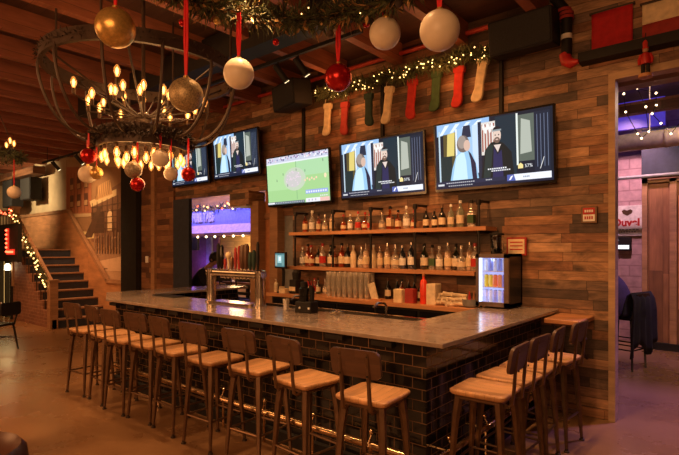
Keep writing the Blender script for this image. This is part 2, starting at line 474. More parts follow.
# ------------------------------------------------------------------ right hand room (through the tall doorway)
struct('wall_far', MB().box(-5, 5, 10.6, 10.8, 0, CEIL), 'brickpink')
struct('wall_far_left', MB().box(-4.0, -3.9, 5.72, 10.6, 0, CEIL), 'slate')
struct('trim_60', MB().box(-1.5, 3, 9.9, 10.6, 2.96, 3.75), 'slate')
dr = thing('timber_door', 'wide brown timber plank door in the purple lit room', 'door', (-.1, 10.0, 0))
MB().box(-1.42, .9, 9.98, 10.06, .1, 2.86).build('door_panel', 'doorwood', dr, rel=(-.1,10,0))
fr = MB().box(-1.5, -1.42, 9.94, 10.1, 0, 2.95)
fr.box(-1.1, -1.0, 9.94, 10.0, .1, 2.9).box(-.5, -.42, 9.94, 10.0, .1, 2.9).box(-1.5, 1., 9.94, 10.1, 2.84, 2.95)
fr.build('door_frame', 'trimwood', dr, rel=(-.1,10,0))
MB().box(-1.5, 1., 9.9, 10.1, 0, .12).build('door_sill', 'black', dr, rel=(-.1,10,0))
MB().box(-.98, -.52, 9.955, 9.985, .7, 2.6).build('door_inset', 'orangewood', dr, rel=(-.1,10,0))
rl = MB().tube([(-2.6, 9.86, 2.95), (3, 9.86, 2.95)], .03, 8)
tag(rl.build('steel_rail', 'greywall'), 'thin steel rail running above the timber door', 'rail')
du = MB().tube([(-3.8, 8.6, 3.32), (3.6, 8.6, 3.32)], .13, 18)
for k in range(4): du.tube([(-3+k*1.8, 8.6, 3.44), (-3+k*1.8, 8.6, CEIL)], .01, 6)
for k in range(9): du.tube([(-3.4+k*.8, 8.6, 3.32), (-3.37+k*.8, 8.6, 3.32)], .138, 18)
tag(du.build('air_duct', 'nylon'), 'round foil coloured air duct crossing the far room', 'duct')
tag(MB().box(-3.8, 3.6, 7.2, 7.34, 3.42, 3.56).build('timber_beam', 'darkplank'), 'dark timber beam crossing the far room below the blue panels', 'beam')
tag(MB().box(-3.8, 3.6, 6.3, 6.5, 3.52, 3.8).build('timber_beam', 'trimwood'), 'brown timber beam just inside the tall doorway', 'beam')
# sign on the brick
ds = thing('beer_sign', 'square white sign with red lettering and crest on the brick wall', 'sign', (-1.83, 10.57, 1.95))
MB().rbox(-2.1, -1.56, 10.56, 10.6, 1.95, 2.52, .015, 'y').build('sign_board', 'white', ds, rel=(-1.83,10.57,1.95))
text_mesh('lettering', 'Duvel', .185, 'red', ds, (-.015, -.014, .25), (R(90), 0, 0), .002, bold=.008)
cr = MB()
cr.prism([(-.07,.42),(-.09,.47),(-.05,.5),(0,.47),(.05,.5),(.09,.47),(.07,.42),(0,.38)], -.016, -.011, 'y')
cr.build('crest', 'gunmetal', ds)
sl = MB()
for (w, z) in ((.2, .11), (.15, .07)):
    for k in range(7): sl.box(-w+k*w*2/7, -w+(k+.7)*w*2/7, -.015, -.011, z, z+.018)
sl.build('small_print', 'greywall', ds)
wm = thing('small_screen', 'small black screen with white strip under the white beer sign', 'screen', (-1.9, 10.5, 1.68))
MB().rbox(-2.12, -1.76, 10.5, 10.58, 1.68, 2.0-.07, .01, 'y').build('case', 'black', wm, rel=(-1.9,10.5,1.68))
s = MB(); s.col = (.9,.9,.95); s.quad([(-.2,-.002,.03),(.11,-.002,.03),(.11,-.002,.1),(-.2,-.002,.1)])
s.col = (.7,.7,.75); s.quad([(-.14,-.002,.13),(-.12,-.002,.13),(-.06,-.002,.2),(-.08,-.002,.2)])
s.build('display', PICT('small display', 1.6), wm, smooth=False)
# blue lit panels up high in that room
for i, (x0, x1) in enumerate(((-2.2, -1.15), (-.95, -.2))):
    tag(MB().box(x0, x1, 9.8, 9.88, 3.78, 4.25).build('display_board', M('blue panel %d' % i, (.03,.03,.2), .4, emit=(.12,.06,.9), estr=.35)),
        ('wide blue lit panel' if i == 0 else 'narrow blue lit panel') + ' high up beyond the doorway', 'display board', None)
# string of bulbs
sp = [(-1.25,7,3.63),(-1.09,6.9,3.64),(-.91,7,3.57),(-.92,7.1,3.45),(-1.23,7,3.4),(-1.0,6.9,3.4),(-.95,7,3.33),(-.86,7,3.2),(-1.0,7.1,3.14),(-.76,7,3.06),(-1.1,7,3.11),(-1.06,7,3.05)]
sl = thing('string_lights', 'zigzag string of small warm bulbs hanging inside the doorway', 'string lights', (-1.0, 7, 3.0))
order = [0, 4, 10, 11, 8, 5, 1, 2, 3, 6, 7, 9]
pth = [(sp[0][0], 6.9, 4.3)] + [sp[k] for k in order] + [(-.5, 7, 3.4), (.2, 7, 3.9), (.4, 7, 4.36)]
MB().tube(pth, .005, 5).build('cable', 'black', sl, rel=(-1,7,3))
b0 = None
for p in sp:
    q = (p[0]+1, p[1]-7, p[2]-3)
    if b0 is None:
        b0 = MB().ball((0,0,0), .013, 10, 6).build('bulb', 'fairywhite', sl); b0.location = q
    else:
        c = b0.copy(); COL.objects.link(c); c.location = q
# chair, seated person and coat beyond the doorway
def bar_chair(name, label, loc, rz):
    t = thing(name, label, 'chair', loc, rz)
    MB().rbox(-.21, .21, -.21, .21, .7, .75, .05).build('seat', 'blackgloss', t)
    for sx in (-1, 1):
        MB().tube([(sx*.17, .17, .7), (sx*.2, .2, 0)], [.02, .014], 8).build('leg', 'blackgloss', t)
        MB().tube([(sx*.2, -.2, 0), (sx*.18, -.18, .7), (sx*.18, -.24, 1.06)], [.014, .02, .016], 8).build('leg', 'blackgloss', t)
    f = MB()
    for z, a in ((.28, .19), (.4, .185)):
        f.tube([(-a, a, z), (a, a, z)], .01, 6); f.tube([(-a, -a, z), (a, -a, z)], .01, 6)
        f.tube([(-a, -a, z), (-a, a, z)], .01, 6); f.tube([(a, -a, z), (a, a, z)], .01, 6)
    f.build('footrest', 'blackgloss', t)
    MB().rbox(-.2, .2, -.26, -.235, .88, 1.08, .04, 'y').build('backrest', 'blackgloss', t)
    return t
bar_chair('bar_chair', 'tall black chair hung with a dark coat beyond the doorway', (-1.45, 8.15, 0), R(75))

def skin_body(name, verts, edges, radii, mat, parent, root=0, sub=2):
    """one continuous tapered body from a joint skeleton"""
    me = bpy.data.meshes.new(name); me.from_pydata(verts, edges, [])
    o = bpy.data.objects.new(name, me); COL.objects.link(o)
    o.modifiers.new('skin', 'SKIN')
    if not me.skin_vertices: 
        bpy.context.view_layer.objects.active = o
    sv = me.skin_vertices[0].data
    for i, r in enumerate(radii):
        sv[i].radius = (r, r) if not isinstance(r, tuple) else r
        sv[i].use_root = (i == root)
    o.modifiers.new('sub', 'SUBSURF').levels = sub; o.modifiers['sub'].render_levels = sub
    bpy.context.view_layer.update()
    dg = bpy.context.evaluated_depsgraph_get()
    m2 = bpy.data.meshes.new_from_object(o.evaluated_get(dg)); m2.name = name
    bpy.data.objects.remove(o, do_unlink=True)
    m2.polygons.foreach_set('use_smooth', [True]*len(m2.polygons))
    m2.materials.clear(); m2.materials.append(MT[mat])
    b = bpy.data.objects.new(name, m2); COL.objects.link(b)
    b.parent = parent
    return b
def seated_person(label, loc, rz, cloth, lean, seat_z, reach=.42):
    """sits facing local +Y; pelvis on the seat, hands forward on a table"""
    t = thing('person', label, 'person', loc, rz)
    L = lean
    V = [(0,0,seat_z+.1), (0,.03+L*.2,seat_z+.3), (0,.02+L*.6,seat_z+.47), (0,.0+L*.95,seat_z+.58), (0,.03+L*1.1,seat_z+.66), (0,.07+L*1.3,seat_z+.76), (0,.09+L*1.35,seat_z+.83)]
    E_ = [(i, i+1) for i in range(6)]
    Rr = [(.16,.13), (.145,.11), (.17,.115), (.1,.08), (.052,.055), (.078,.095), (.06,.075)]
    base = 7
    for sx in (-1, 1):
        sh = len(V); V.append((sx*.18, .02+L*.9, seat_z+.52)); E_.append((2, sh)); Rr.append(.07)
        V.append((sx*.23, .12+L*.95, seat_z+.3)); E_.append((sh, sh+1)); Rr.append(.052)
        V.append((sx*.16, reach+L*.7, seat_z+.29)); E_.append((sh+1, sh+2)); Rr.append(.036)
        V.append((sx*.13, reach+.09+L*.7, seat_z+.3)); E_.append((sh+2, sh+3)); Rr.append((.04,.018))
        w = sh+3
        for k in range(5):   # fingers and thumb
            ox = (-.034+.017*k) if k < 4 else -sx*.05
            ln = (.07, .085, .08, .06, .04)[k]
            f = len(V); V.append((sx*.13+ox, reach+.12+L*.7-(.06 if k == 4 else 0), seat_z+.3)); E_.append((w, f)); Rr.append(.0095)
            V.append((sx*.13+ox*1.1, reach+.12+ln+L*.7-(.06 if k == 4 else 0), seat_z+.285)); E_.append((f, f+1)); Rr.append(.008)
        hp = len(V); V.append((sx*.1, .06, seat_z+.07)); E_.append((0, hp)); Rr.append(.095)
        V.append((sx*.13, .42, seat_z+.06)); E_.append((hp, hp+1)); Rr.append(.068)
        V.append((sx*.13, .36, seat_z-.36)); E_.append((hp+1, hp+2)); Rr.append(.042)
        V.append((sx*.13, .48, seat_z-.41)); E_.append((hp+2, hp+3)); Rr.append((.035,.03))
    skin_body('body', V, E_, Rr, 'skin', t)
    # clothing: the same skeleton a little fuller, without head, hands and feet
    V2, E2, R2 = [V[0], V[1], V[2], V[3]], [(0,1),(1,2),(2,3)], [(.185,.155),(.17,.135),(.195,.14),(.09,.085)]
    for sx in (-1, 1):
        sh = len(V2); i0 = 7 if sx < 0 else 7+4+10+4
        for k, r in enumerate((.088, .07, .05)):
            V2.append(V[i0+k]); R2.append(r)
        E2 += [(2, sh), (sh, sh+1), (sh+1, sh+2)]
        hp = len(V2); j0 = i0+4+10
        for k, r in enumerate((.11, .085, .06)):
            V2.append(V[j0+k]); R2.append(r)
        E2 += [(0, hp), (hp, hp+1), (hp+1, hp+2)]
    skin_body('clothing', V2, E2, R2, cloth, t)
    hx = Vector(V[6]); h0 = Vector(V[5])
    cap = MB(); c = (h0+hx)/2+Vector((0, -.018, .025))
    prof = [(max(.112*math.sin(PI*i/10), 1e-5), -.125*math.cos(PI*i/10)) for i in range(3, 11)]
    cap.lathe(prof, c, 18, cap=False)
    cap.ball(c+Vector((0,-.035,-.03)), .1, 14, 8)
    cap.build('hair', 'hair', t)
    fc = MB(); fy = h0.y+.092
    fc.ball((0, fy+.012, h0.z+.005), .017, 8, 6, 1.5)
    for sx in (-1, 1): fc.ball((sx*.09, h0.y-.005, h0.z+.01), .024, 8, 6, 1.4)
    fc.build('nose_and_ears', 'skin', t)
    ey = MB()
    for sx in (-1, 1): ey.ball((sx*.034, fy-.012, h0.z+.035), .012, 8, 6)
    ey.build('eyes', 'hair', t)
    mo = MB().rbox(-.026, .026, fy-.02, fy+.002, h0.z-.05, h0.z-.036, .006, 'y'); mo.build('mouth', 'maroon', t)
    return t
seated_person('person in dark purple top seated on tall chair beyond the doorway', (-1.42, 8.14, 0), R(72), 'fabricpurple', .28, .75)
# coat over the chair back: a draped sheet with folds
def drape(name, label, cat, pts_top, width, drop_f, drop_b, loc, rz, mat):
    mb = MB(); nu, nv = 18, 16
    vs = []
    for i in range(nu+1):
        u = (i/nu-.5)
        for j in range(nv+1):
            q = j/nv*2-1
            fold = .022*math.sin(u*26+q*2)+.012*math.sin(u*51+1)
            wd = width*(1+.35*abs(q))
            d = drop_b*max(0, -q)+drop_f*max(0, q)
            y = (.05 if q > 0 else -.05)*min(1, abs(q)*8)+fold*min(1, abs(q)*3)+(.06*abs(q) if q < 0 else 0)
            if q < 0: y -= .05*abs(q)
            vs.append((u*wd, y, -d*(1+.12*math.sin(u*9)))) 
    fs = [(i*(nv+1)+j, (i+1)*(nv+1)+j, (i+1)*(nv+1)+j+1, i*(nv+1)+j+1) for i in range(nu) for j in range(nv)]
    mb.add(vs, fs)
    o = mb.build(name, mat, None, loc=loc, angle=80); o.rotation_euler = (0, 0, rz)
    m = o.modifiers.new('thick', 'SOLIDIFY'); m.thickness = .02
    return tag(o, label, cat)
# chair faces local +Y at R(75): its back is at local -Y
bx, by = -1.47+.25*math.sin(R(75)), 8.15-.25*math.cos(R(75))
drape('coat', 'dark coat draped over the back of the tall chair', 'coat', None, .6, .3, .8, (bx, by, 1.1), R(75), 'fabricblack')

FOL = []
# ------------------------------------------------------------------ blue room seen through the opening on the left
struct('wall_blue_room', MB().box(-18.9, -4.0, 8.62, 8.75, 0, CEIL), 'shiplap')
sf = thing('blue_soffit', 'blue lit fascia with metal letters beyond the opening', 'fascia', (-11, 8.0, 2.1))
MB().box(-14.5, -8.6, 8.0, 8.6, 2.12, 2.75).build('fascia_board', M('blue lit fascia', (.25,.28,.6), .4), sf, rel=(-11,8,2.1))
MB().prism([(7.86,2.14),(8.0,2.14),(8.0,2.36)],-14.5,-8.6,'x').build('sloped_band', M('pinkish band', (.6,.4,.42), .4), sf, rel=(-11,8,2.1), smooth=False)
MB().box(-14.5, -8.6, 7.85, 8.6, 2.06, 2.14).build('lower_moulding', 'darkplank', sf, rel=(-11,8,2.1))
text_mesh('lettering', 'PULL TABS', .36, M('silver letters', (.7,.68,.7), .35, .2), sf, (-.5, -.02, .46), (R(90), 0, 0), .02, sx=.58, bold=.006)
fg_p = [(-14.2+k*.3, 7.98, 2.8+.03*math.sin(k*1.7)) for k in range(19)]
fgt = thing('fascia_garland', 'lit garland lying along the top of the blue fascia', 'garland', (-11.5, 7.98, 2.8))
FOL.append((fgt, fg_p))
b0 = None
for k in range(14):
    q = (-3.2+k*.38, -.16, -.06)
    if b0 is None:
        b0 = MB().ball((0,0,0), .03, 8, 6).build('bulb', 'fairywhite', sf); b0.location = q
    else:
        c = b0.copy(); COL.objects.link(c); c.location = q
struct('trim_61', MB().box(-14, -11.6, 8.55, 8.62, 0, 2.06), M('purple door', (.25,.12,.3), .5))
struct('trim_62', MB().box(-12.1, -11.85, 8.5, 8.6, 0, 2.06), M('lilac strip', (.3,.3,.6), .5))
tag(MB().rbox(-12.6, -11.6, 7.85, 7.93, 1.68, 2.04, .02, 'y').build('hanging_screen', 'black'), 'dark screen hanging below the blue fascia', 'screen')
# distant high tables and chairs in the blue room
def far_chair(label, loc, rz):
    t = thing('high_chair', label, 'chair', loc, rz)
    MB().rbox(-.2,.2,-.2,.2,.72,.76,.04).build('seat', 'black', t)
    for sx in (-1,1):
        for sy in (-1,1): MB().tube([(sx*.16,sy*.16,.72),(sx*.2,sy*.2,0)], .016, 6).build('leg', 'black', t)
        MB().tube([(sx*.17,-.18,.74),(sx*.18,-.24,1.16)], .015, 6).build('back_post', 'black', t)
    b = MB()
    for z in (.86,.98,1.1): b.rbox(-.18,.18,-.24,-.215,z,z+.06,.02,'y')
    b.build('back_slats', 'black', t)
t = thing('high_table', 'dark high table standing beyond the opening', 'table', (-7.75, 6.7, 0))
MB().rbox(-.75,.75,-.35,.35,1.0,1.05,.03).build('tabletop', 'darkplank', t)
for sx in (-1,1):
    for sy in (-1,1): MB().box(sx*.65-.03,sx*.65+.03,sy*.26-.03,sy*.26+.03,0,1.0).build('leg', 'black', t)
far_chair('left of two black slat back chairs beyond the tap tower', (-7.75, 6.1, 0), 0)
far_chair('right of two black slat back chairs beyond the tap tower', (-7.25, 6.1, 0), R(8))
tag(MB().rbox(-9.35,-8.9,5.88,6.3,.0,.72,.05).build('upholstered_stool', 'black'), 'black upholstered stool under the seated person in black', 'stool')
seated_person('person in black leaning forward at the table beyond the opening', (-9.1, 6.1, 0), R(-75), 'fabricblack', .36, .72)

# ------------------------------------------------------------------ mural, wainscot, stair
mu = MB(); Y0 = 5.5
def mq(pts, col, dy=0.):
    mu.col = col; mu.quad([(x, Y0-dy, z) for x, z in pts])
mq([(-14.1,.5),(-10.8,.5),(-10.8,4.1),(-14.1,4.1)], (.36,.2,.1))
mq([(-14.1,2.6),(-12.6,2.6),(-12.6,3.75),(-14.1,3.9)], (.42,.16,.08), .004)
mq([(-14.05,3.9),(-10.8,3.55),(-10.8,4.1),(-14.05,4.1)], (.5,.34,.18), .005)
for k in range(7): mq([(-14.0+k*.2,2.65),(-13.97+k*.2,2.65),(-13.97+k*.2,3.7),(-14.0+k*.2,3.7)], (.2,.08,.05), .006)
mq([(-12.6,1.9),(-10.8,1.7),(-10.8,3.3),(-12.6,2.9)], (.23,.12,.07), .004)
mq([(-12.6,2.75),(-11.3,2.95),(-11.3,3.1),(-12.7,2.9)], (.75,.55,.3), .006)
mq([(-12.35,2.9),(-11.5,3.0),(-11.6,3.35),(-12.2,3.25)], (.6,.35,.16), .007)
mq([(-12.9,3.3),(-12.75,3.3),(-12.8,3.75),(-12.85,3.75)], (.2,.12,.08), .007)
mq([(-11.75,2.15),(-11.5,2.15),(-11.5,2.55),(-11.62,2.65),(-11.75,2.55)], (.85,.6,.35), .007)
mq([(-12.5,2.1),(-11.9,2.1),(-11.9,2.6),(-12.5,2.6)], (.1,.06,.04), .007)
mq([(-11.3,2.1),(-10.9,2.1),(-10.9,2.7),(-11.3,2.6)], (.12,.06,.04), .007)
for k in range(6): mq([(-12.45+k*.3,1.7),(-12.38+k*.3,1.7),(-12.38+k*.3,2.1),(-12.45+k*.3,2.1)], (.3,.19,.12), .008)
mq([(-13.2,1.7),(-10.8,1.6),(-10.8,1.25),(-13.2,1.3)], (.36,.22,.13), .004)
mq([(-12.4,1.4),(-11.0,1.55),(-10.8,1.35),(-10.8,1.2),(-12.4,1.2)], (.62,.42,.26), .006)
mq([(-12.6,.5),(-10.8,.5),(-10.8,1.18),(-12.6,1.22)], (.46,.29,.17), .005)
mq([(-13.6,1.95),(-12.4,1.98),(-12.4,2.12),(-13.6,2.2)], (.75,.6,.3), .007)
r3 = random.Random(4)
for k in range(7):   # porch posts, window grid, stair rails, roof boards
    x = -12.55+k*.26; mq([(x,2.12),(x+.03,2.12),(x+.03,2.85+.02*k),(x,2.85+.02*k)], (.09,.05,.035), .009)
for k in range(5): mq([(-12.6,2.2+k*.13),(-10.8,2.16+k*.15),(-10.8,2.18+k*.15),(-12.6,2.22+k*.13)], (.12,.07,.045), .0095)
for i in range(3):
    for k in range(2):
        x, z = -13.85+i*.42, 2.8+k*.45; mq([(x,z),(x+.22,z),(x+.22,z+.32),(x,z+.32)], (.13,.06,.04), .008); mq([(x+.02,z+.02),(x+.2,z+.02),(x+.2,z+.15),(x+.02,z+.15)], (.5,.3,.16), .009)
for k in range(8): mq([(-12.4+k*.1,2.92+k*.012),(-12.36+k*.1,2.92+k*.012),(-12.3+k*.1,3.24+k*.012),(-12.34+k*.1,3.24+k*.012)], (.34,.19,.09), .0085)
mq([(-14.1,2.55),(-12.6,2.52),(-12.6,2.6),(-14.1,2.65)], (.6,.42,.24), .009)
mq([(-13.0,2.0),(-12.55,2.0),(-12.0,2.75),(-12.2,2.75)], (.12,.07,.045), .01)
for k in range(26):
    x, z = r3.uniform(-13,-10.9), r3.uniform(.6,2.1); w_, h_ = r3.uniform(.05,.3), r3.uniform(.02,.07); c_ = r3.uniform(.6,1.2)
    mq([(x,z),(x+w_,z+.02),(x+w_,z+h_),(x,z+h_*.8)], (.33*c_,.2*c_,.12*c_), .0105)
for k in range(10):
    x = -12.3+k*.14; mq([(x,1.6),(x+.05,1.6),(x+.05,2.0+r3.uniform(0,.5)),(x,2.0)], (.11,.065,.045), .0108)
tag(mu.build('street_mural', 'mural', smooth=False), 'large sepia mural of an old timber street scene above the stairs', 'mural')
ws = thing('stair_wainscot', 'orange plywood stair side panel with a sloping top rail', 'panel', (-12, 5.45, 0))
poly = [(-10.8,0),(-10.8,.95),(-11.6,.95),(-13.75,2.68),(-17.5,2.68),(-17.5,0)]
MB().prism(poly, 5.42, 5.48, 'y').build('panel', 'plywood', ws, rel=(-12,5.45,0), smooth=False)
tr = MB()
for (a, b) in ((((-10.8,.97)), (-11.62,.97)), ((-11.6,.97), (-13.77,2.71)), ((-13.75,2.71), (-17.5,2.71))):
    tr.tube([(a[0],5.43,a[1]),(b[0],5.43,b[1])], .06, 4)
tr.build('top_rail', 'trimwood', ws, rel=(-12,5.45,0), smooth=False)
st = thing('staircase', 'dark staircase with pale nosings climbing to the left', 'staircase', (-12.7, 4.8, 0))
NS, RI, TD = 9, .19, .26
for k in range(NS):
    x1 = -11.55-k*TD; z = (k+1)*RI
    MB().box(x1-TD-.02, x1, 4.3, 5.42, z-RI, z-.025).build('riser', 'slate', st, rel=(-12.7,4.8,0), smooth=False)
    MB().box(x1-TD-.02, x1+.02, 4.29, 5.42, z-.028, z).build('tread', M('stair tread', (.28,.15,.09), .5) if k == 0 else 'treadm', st, rel=(-12.7,4.8,0), smooth=False) if False else None
    if 'treadm' not in MT: MT['treadm'] = M('stair tread', (.3,.16,.09), .5)
    MB().box(x1-TD-.02, x1+.02, 4.29, 5.42, z-.028, z).build('tread', 'treadm', st, rel=(-12.7,4.8,0), smooth=False)
x_top = -11.55-NS*TD; ztop = NS*RI
prof = [(-11.5,0)]
for k in range(NS):
    prof += [(-11.5-k*TD, (k+1)*RI-.0), (-11.5-(k+1)*TD, (k+1)*RI)]
prof += [(x_top, 0)]
MB().prism(prof, 4.2, 4.29, 'y').build('brick_side', 'stone', st, rel=(-12.7,4.8,0), smooth=False)
struct('trim_63', MB().box(-17.5, x_top, 4.2, 5.42, ztop-.14, ztop), 'slate')
struct('wall_under_landing', MB().box(-17.5, -14.95, 4.2, 4.3, 0, ztop-.14).box(-13.95, x_top, 4.2, 4.3, 0, ztop-.14).box(-14.95, -13.95, 4.2, 4.3, 1.42, ztop-.14), 'stone')
struct('window_1', MB().box(-14.95, -13.95, 4.3, 4.34, 0, 1.42), M('lit frosted glass', (.85,.62,.25), .5, emit=(1.,.62,.2), estr=.75, scale=3.))
fr = MB().box(-15.0,-14.92,4.15,4.3,0,1.46).box(-13.98,-13.9,4.15,4.3,0,1.46).box(-14.47,-14.42,4.18,4.28,0,1.42)
struct('trim_65', fr, 'black')
# railing
rg = thing('stair_railing', 'brown stair railing with newel posts beside the staircase', 'railing', (-11.6, 4.24, 0))
MB().box(-11.66,-11.5,4.16,4.32,0,1.02).box(-11.68,-11.48,4.14,4.34,1.0,1.05).build('newel_post', 'trimwood', rg, rel=(-11.6,4.24,0), smooth=False)
MB().box(x_top-.1,x_top+.06,4.16,4.32,ztop-.9,2.72).box(x_top-.12,x_top+.08,4.14,4.34,2.7,2.75).build('newel_post', 'trimwood', rg, rel=(-11.6,4.24,0), smooth=False)
MB().tube([(-11.58,4.24,.97),(x_top,4.24,2.6)], .045, 4).tube([(x_top,4.24,2.65),(-17.4,4.24,2.65)], .045, 4).build('handrail', 'trimwood', rg, rel=(-11.6,4.24,0), smooth=False)
for k in range(9):
    f = (k+.7)/9.4; x = -11.58+(x_top+11.58)*f; zt = .97+(2.6-.97)*f
    MB().tube([(x,4.24,max(0, math.floor(f*NS)*RI)),(x,4.24,zt)], .012, 6).build('baluster', 'darkiron', rg, rel=(-11.6,4.24,0))
for k in range(16):
    x = x_top-.22*(k+1)
    MB().tube([(x,4.24,ztop),(x,4.24,2.63)], .012, 6).build('baluster', 'darkiron', rg, rel=(-11.6,4.24,0))
hr = MB().tube([(-14.6,5.4,2.64+.0),(-17.2,5.4,2.64)], .03, 8)
# marquee
mq_ = thing('marquee_sign', 'black marquee box with a red bulb letter by the stairs', 'sign', (-13.5, 4.1, 1.42))
MB().box(-14.9,-12.86,3.98,4.06,1.42,2.3).build('box', 'black', mq_, rel=(-13.5,4.1,1.42), smooth=False)
lm = MB(); LX, LZ = -13.58, 1.58
lm.prism([(LX,LZ),(LX+.52,LZ),(LX+.52,LZ+.13),(LX+.14,LZ+.13),(LX+.14,LZ+.62),(LX,LZ+.62)], 3.955, 3.985, 'y')
lm.build('letter', M('red letter face', (.5,.02,.015), .5, emit=(1.,.05,.02), estr=.5), mq_, rel=(-13.5,4.1,1.42), smooth=False)
pts = [(LX+.07,LZ+.07+i*.1) for i in range(6)]+[(LX+.17+i*.1,LZ+.065) for i in range(4)]
b0 = None
for (x, z) in pts:
    q = (x+13.5, -.16, z-1.42)
    if b0 is None:
        b0 = MB().ball((0,0,0), .026, 8, 6).build('bulb', 'fairyred', mq_); b0.location = q
    else:
        c = b0.copy(); COL.objects.link(c); c.location = q
ln = thing('hanging_lantern', 'small white lantern light over the lit doorway under the landing', 'lamp', (-13.9, 4.08, 1.2))
MB().lathe([(.05,0),(.07,.02),(.06,.12),(.03,.16)], (0,0,0), 10).build('shade', EM('lantern glow', (1.,.85,.5), 6.), ln)
MB().tube([(0,0,.16),(0,0,.2),(0,.08,.2)], .012, 6).build('bracket', 'black', ln)
# speakers / screens hung on cream wall, dark beam
def hung_speaker(label, loc, w, h, d, rz=0., tilt=0.):
    bl = 5.5-loc[1]
    t = thing('speaker', label, 'speaker', loc, rz)
    t.rotation_euler = (tilt, 0, rz)
    MB().rbox(-w/2,w/2,-d/2,d/2,0,h,.02,'y').build('cabinet', 'black', t)
    MB().rbox(-w/2+.02,w/2-.02,-d/2-.012,-d/2+.002,.02,h-.02,.02,'y').build('grille', M('speaker grille', (.02,.02,.021), .8, scale=200., var=.6), t)
    MB().box(-.03,.03,d/2-.01,bl,h*.4,h*.6).build('bracket', 'darkiron', t)
    return t
hung_speaker('square black speaker on the cream wall by the mural', (-15.75, 5.2, 3.1), .75, .62, .3)
hung_speaker('square black speaker on the cream wall partly behind the hanging ornament', (-16.9, 5.1, 2.95), .8, .8, .3)
tag(MB().box(-18.8,-15.0,5.0,5.3,3.78,3.98).build('timber_beam', 'darkplank'), 'dark timber beam across the cream wall above the speakers', 'beam')

# ------------------------------------------------------------------ the bar
bar = thing('bar_counter', 'long U shaped bar with black subway tile front and polished top', 'bar counter', (-4.3, 3.8, 0))
BR = (-4.3, 3.8, 0)
top = [(-1.58,2.95),(-6.35,2.95),(-7.3,3.4),(-7.3,5.48),(-6.6,5.48),(-6.6,3.75),(-2.28,3.75),(-2.28,5.48),(-1.58,5.48)]
o = MB().prism(top, 1.037, 1.07, 'z').build('countertop', 'counter', bar, rel=BR, smooth=False)
bv = o.modifiers.new('bevel', 'BEVEL'); bv.width = .006; bv.segments = 2
body = [(-1.76,3.05),(-6.28,3.05),(-7.14,3.46),(-7.14,5.48),(-6.9,5.48),(-6.9,3.6),(-6.2,3.3),(-2.0,3.3),(-2.0,5.48),(-1.76,5.48)]
MB().prism(body, 0, 1.037, 'z').build('tiled_front', 'tile', bar, rel=BR, smooth=False)
# foot rail on brackets with ball ends
ry, rx, rz_ = 2.925, -1.655, .265
MB().tube([(rx,5.3,rz_),(rx,ry+.05,rz_),(rx-.015,ry+.015,rz_),(rx-.05,ry,rz_),(-6.2,ry,rz_)], .026, 12).build('foot_rail', 'brass', bar, rel=BR)
def bracket(x, y, dx, dy):
    b = MB()
    b.tube([(x-dx*.1,y-dy*.1,rz_+.0),(x,y,rz_+.0)], .013, 8)
    b.tube([(x,y,0.0),(x,y,rz_)], .011, 8)
    b.lathe([(.022,-.02),(.034,0),(.022,.02)], (x,y,rz_), 10)
    b.tube([(x+dx*.02,y+dy*.02,rz_+.03),(x-dx*.01,y-dy*.01,rz_+.085)], .009, 8)
    b.ball((x-dx*.01,y-dy*.01,rz_+.095), .02, 10, 6)
    return b.build('rail_bracket', 'brass', bar, rel=BR)
for k in range(8): bracket(-2.15-k*.58, ry, 0, -1)
for k in range(4): bracket(rx, 3.2+k*.6, 1, 0)
MB().box(-6.28,-1.78,3.0,3.05,0,.1).box(-1.76,-1.71,3.05,5.48,0,.1).build('kick_plate', 'black', bar, rel=BR, smooth=False)
# black coat hooks under the overhang
for k in range(10):
    x = -2.1-k*.46
    MB().box(x-.09,x+.09,2.985,3.05,.985,1.022).build('under_bracket', 'black', bar, rel=BR, smooth=False)
# back bar
bb = thing('back_bar', 'low back bar cabinet with pale top under the bottle shelves', 'cabinet', (-3.9, 5.2, 0))
MB().box(-5.56,-2.3,4.95,5.49,1.015,1.06).build('worktop', 'shelfwood', bb, rel=(-3.9,5.2,0), smooth=False)
MB().box(-5.5,-2.32,5.02,5.48,.08,1.015).build('carcass', 'black', bb, rel=(-3.9,5.2,0), smooth=False)
for k in range(5):
    x0 = -5.46+k*.62
    d = MB().rbox(x0,x0+.58,5.0,5.022,.12,.98,.01,'y').build('door', 'blackgloss', bb, rel=(-3.9,5.2,0))
    MB().tube([(x0+.08-x0-.0+x0,4.985,.86),(x0+.5,4.985,.86)], .008, 6).build('handle', 'steel', d, rel=(-3.9,5.2,0))
# under bar sink
sk = thing('underbar_sink', 'stainless steel sink unit behind the bar front', 'sink', (-3.6, 4.05, 0))
SR = (-3.6, 4.05, 0)
b = MB()
b.box(-4.9,-2.35,3.82,4.4,.55,.9)
b.build('tank', 'black', sk, rel=SR, smooth=False)
rim = MB().box(-4.9,-2.35,4.36,4.42,.88,1.0).box(-4.9,-2.35,3.78,3.83,.88,.92)
for x in (-4.9,-4.05,-3.2,-2.38): rim.box(x,x+.04,3.82,4.4,.88,.915)
rim.build('rim', 'steel', sk, rel=SR, smooth=False)
for x in (-3.0,-4.2):
    MB().tube([(x,4.36,1.0),(x,4.36,1.1),(x,4.33,1.13),(x,4.2,1.14),(x,4.13,1.1)], .013, 8).build('faucet', 'steel', sk, rel=SR)
for sx in (-4.85,-2.4):
    for sy in (3.86,4.36): MB().tube([(sx,sy,0),(sx,sy,.56)], .02, 8).build('leg', 'steel', sk, rel=SR)
tag(MB().box(-6.4,-2.2,3.4,4.9,.002,.02).build('floor_mat', 'black'), 'black rubber floor mat inside the bar', 'mat')
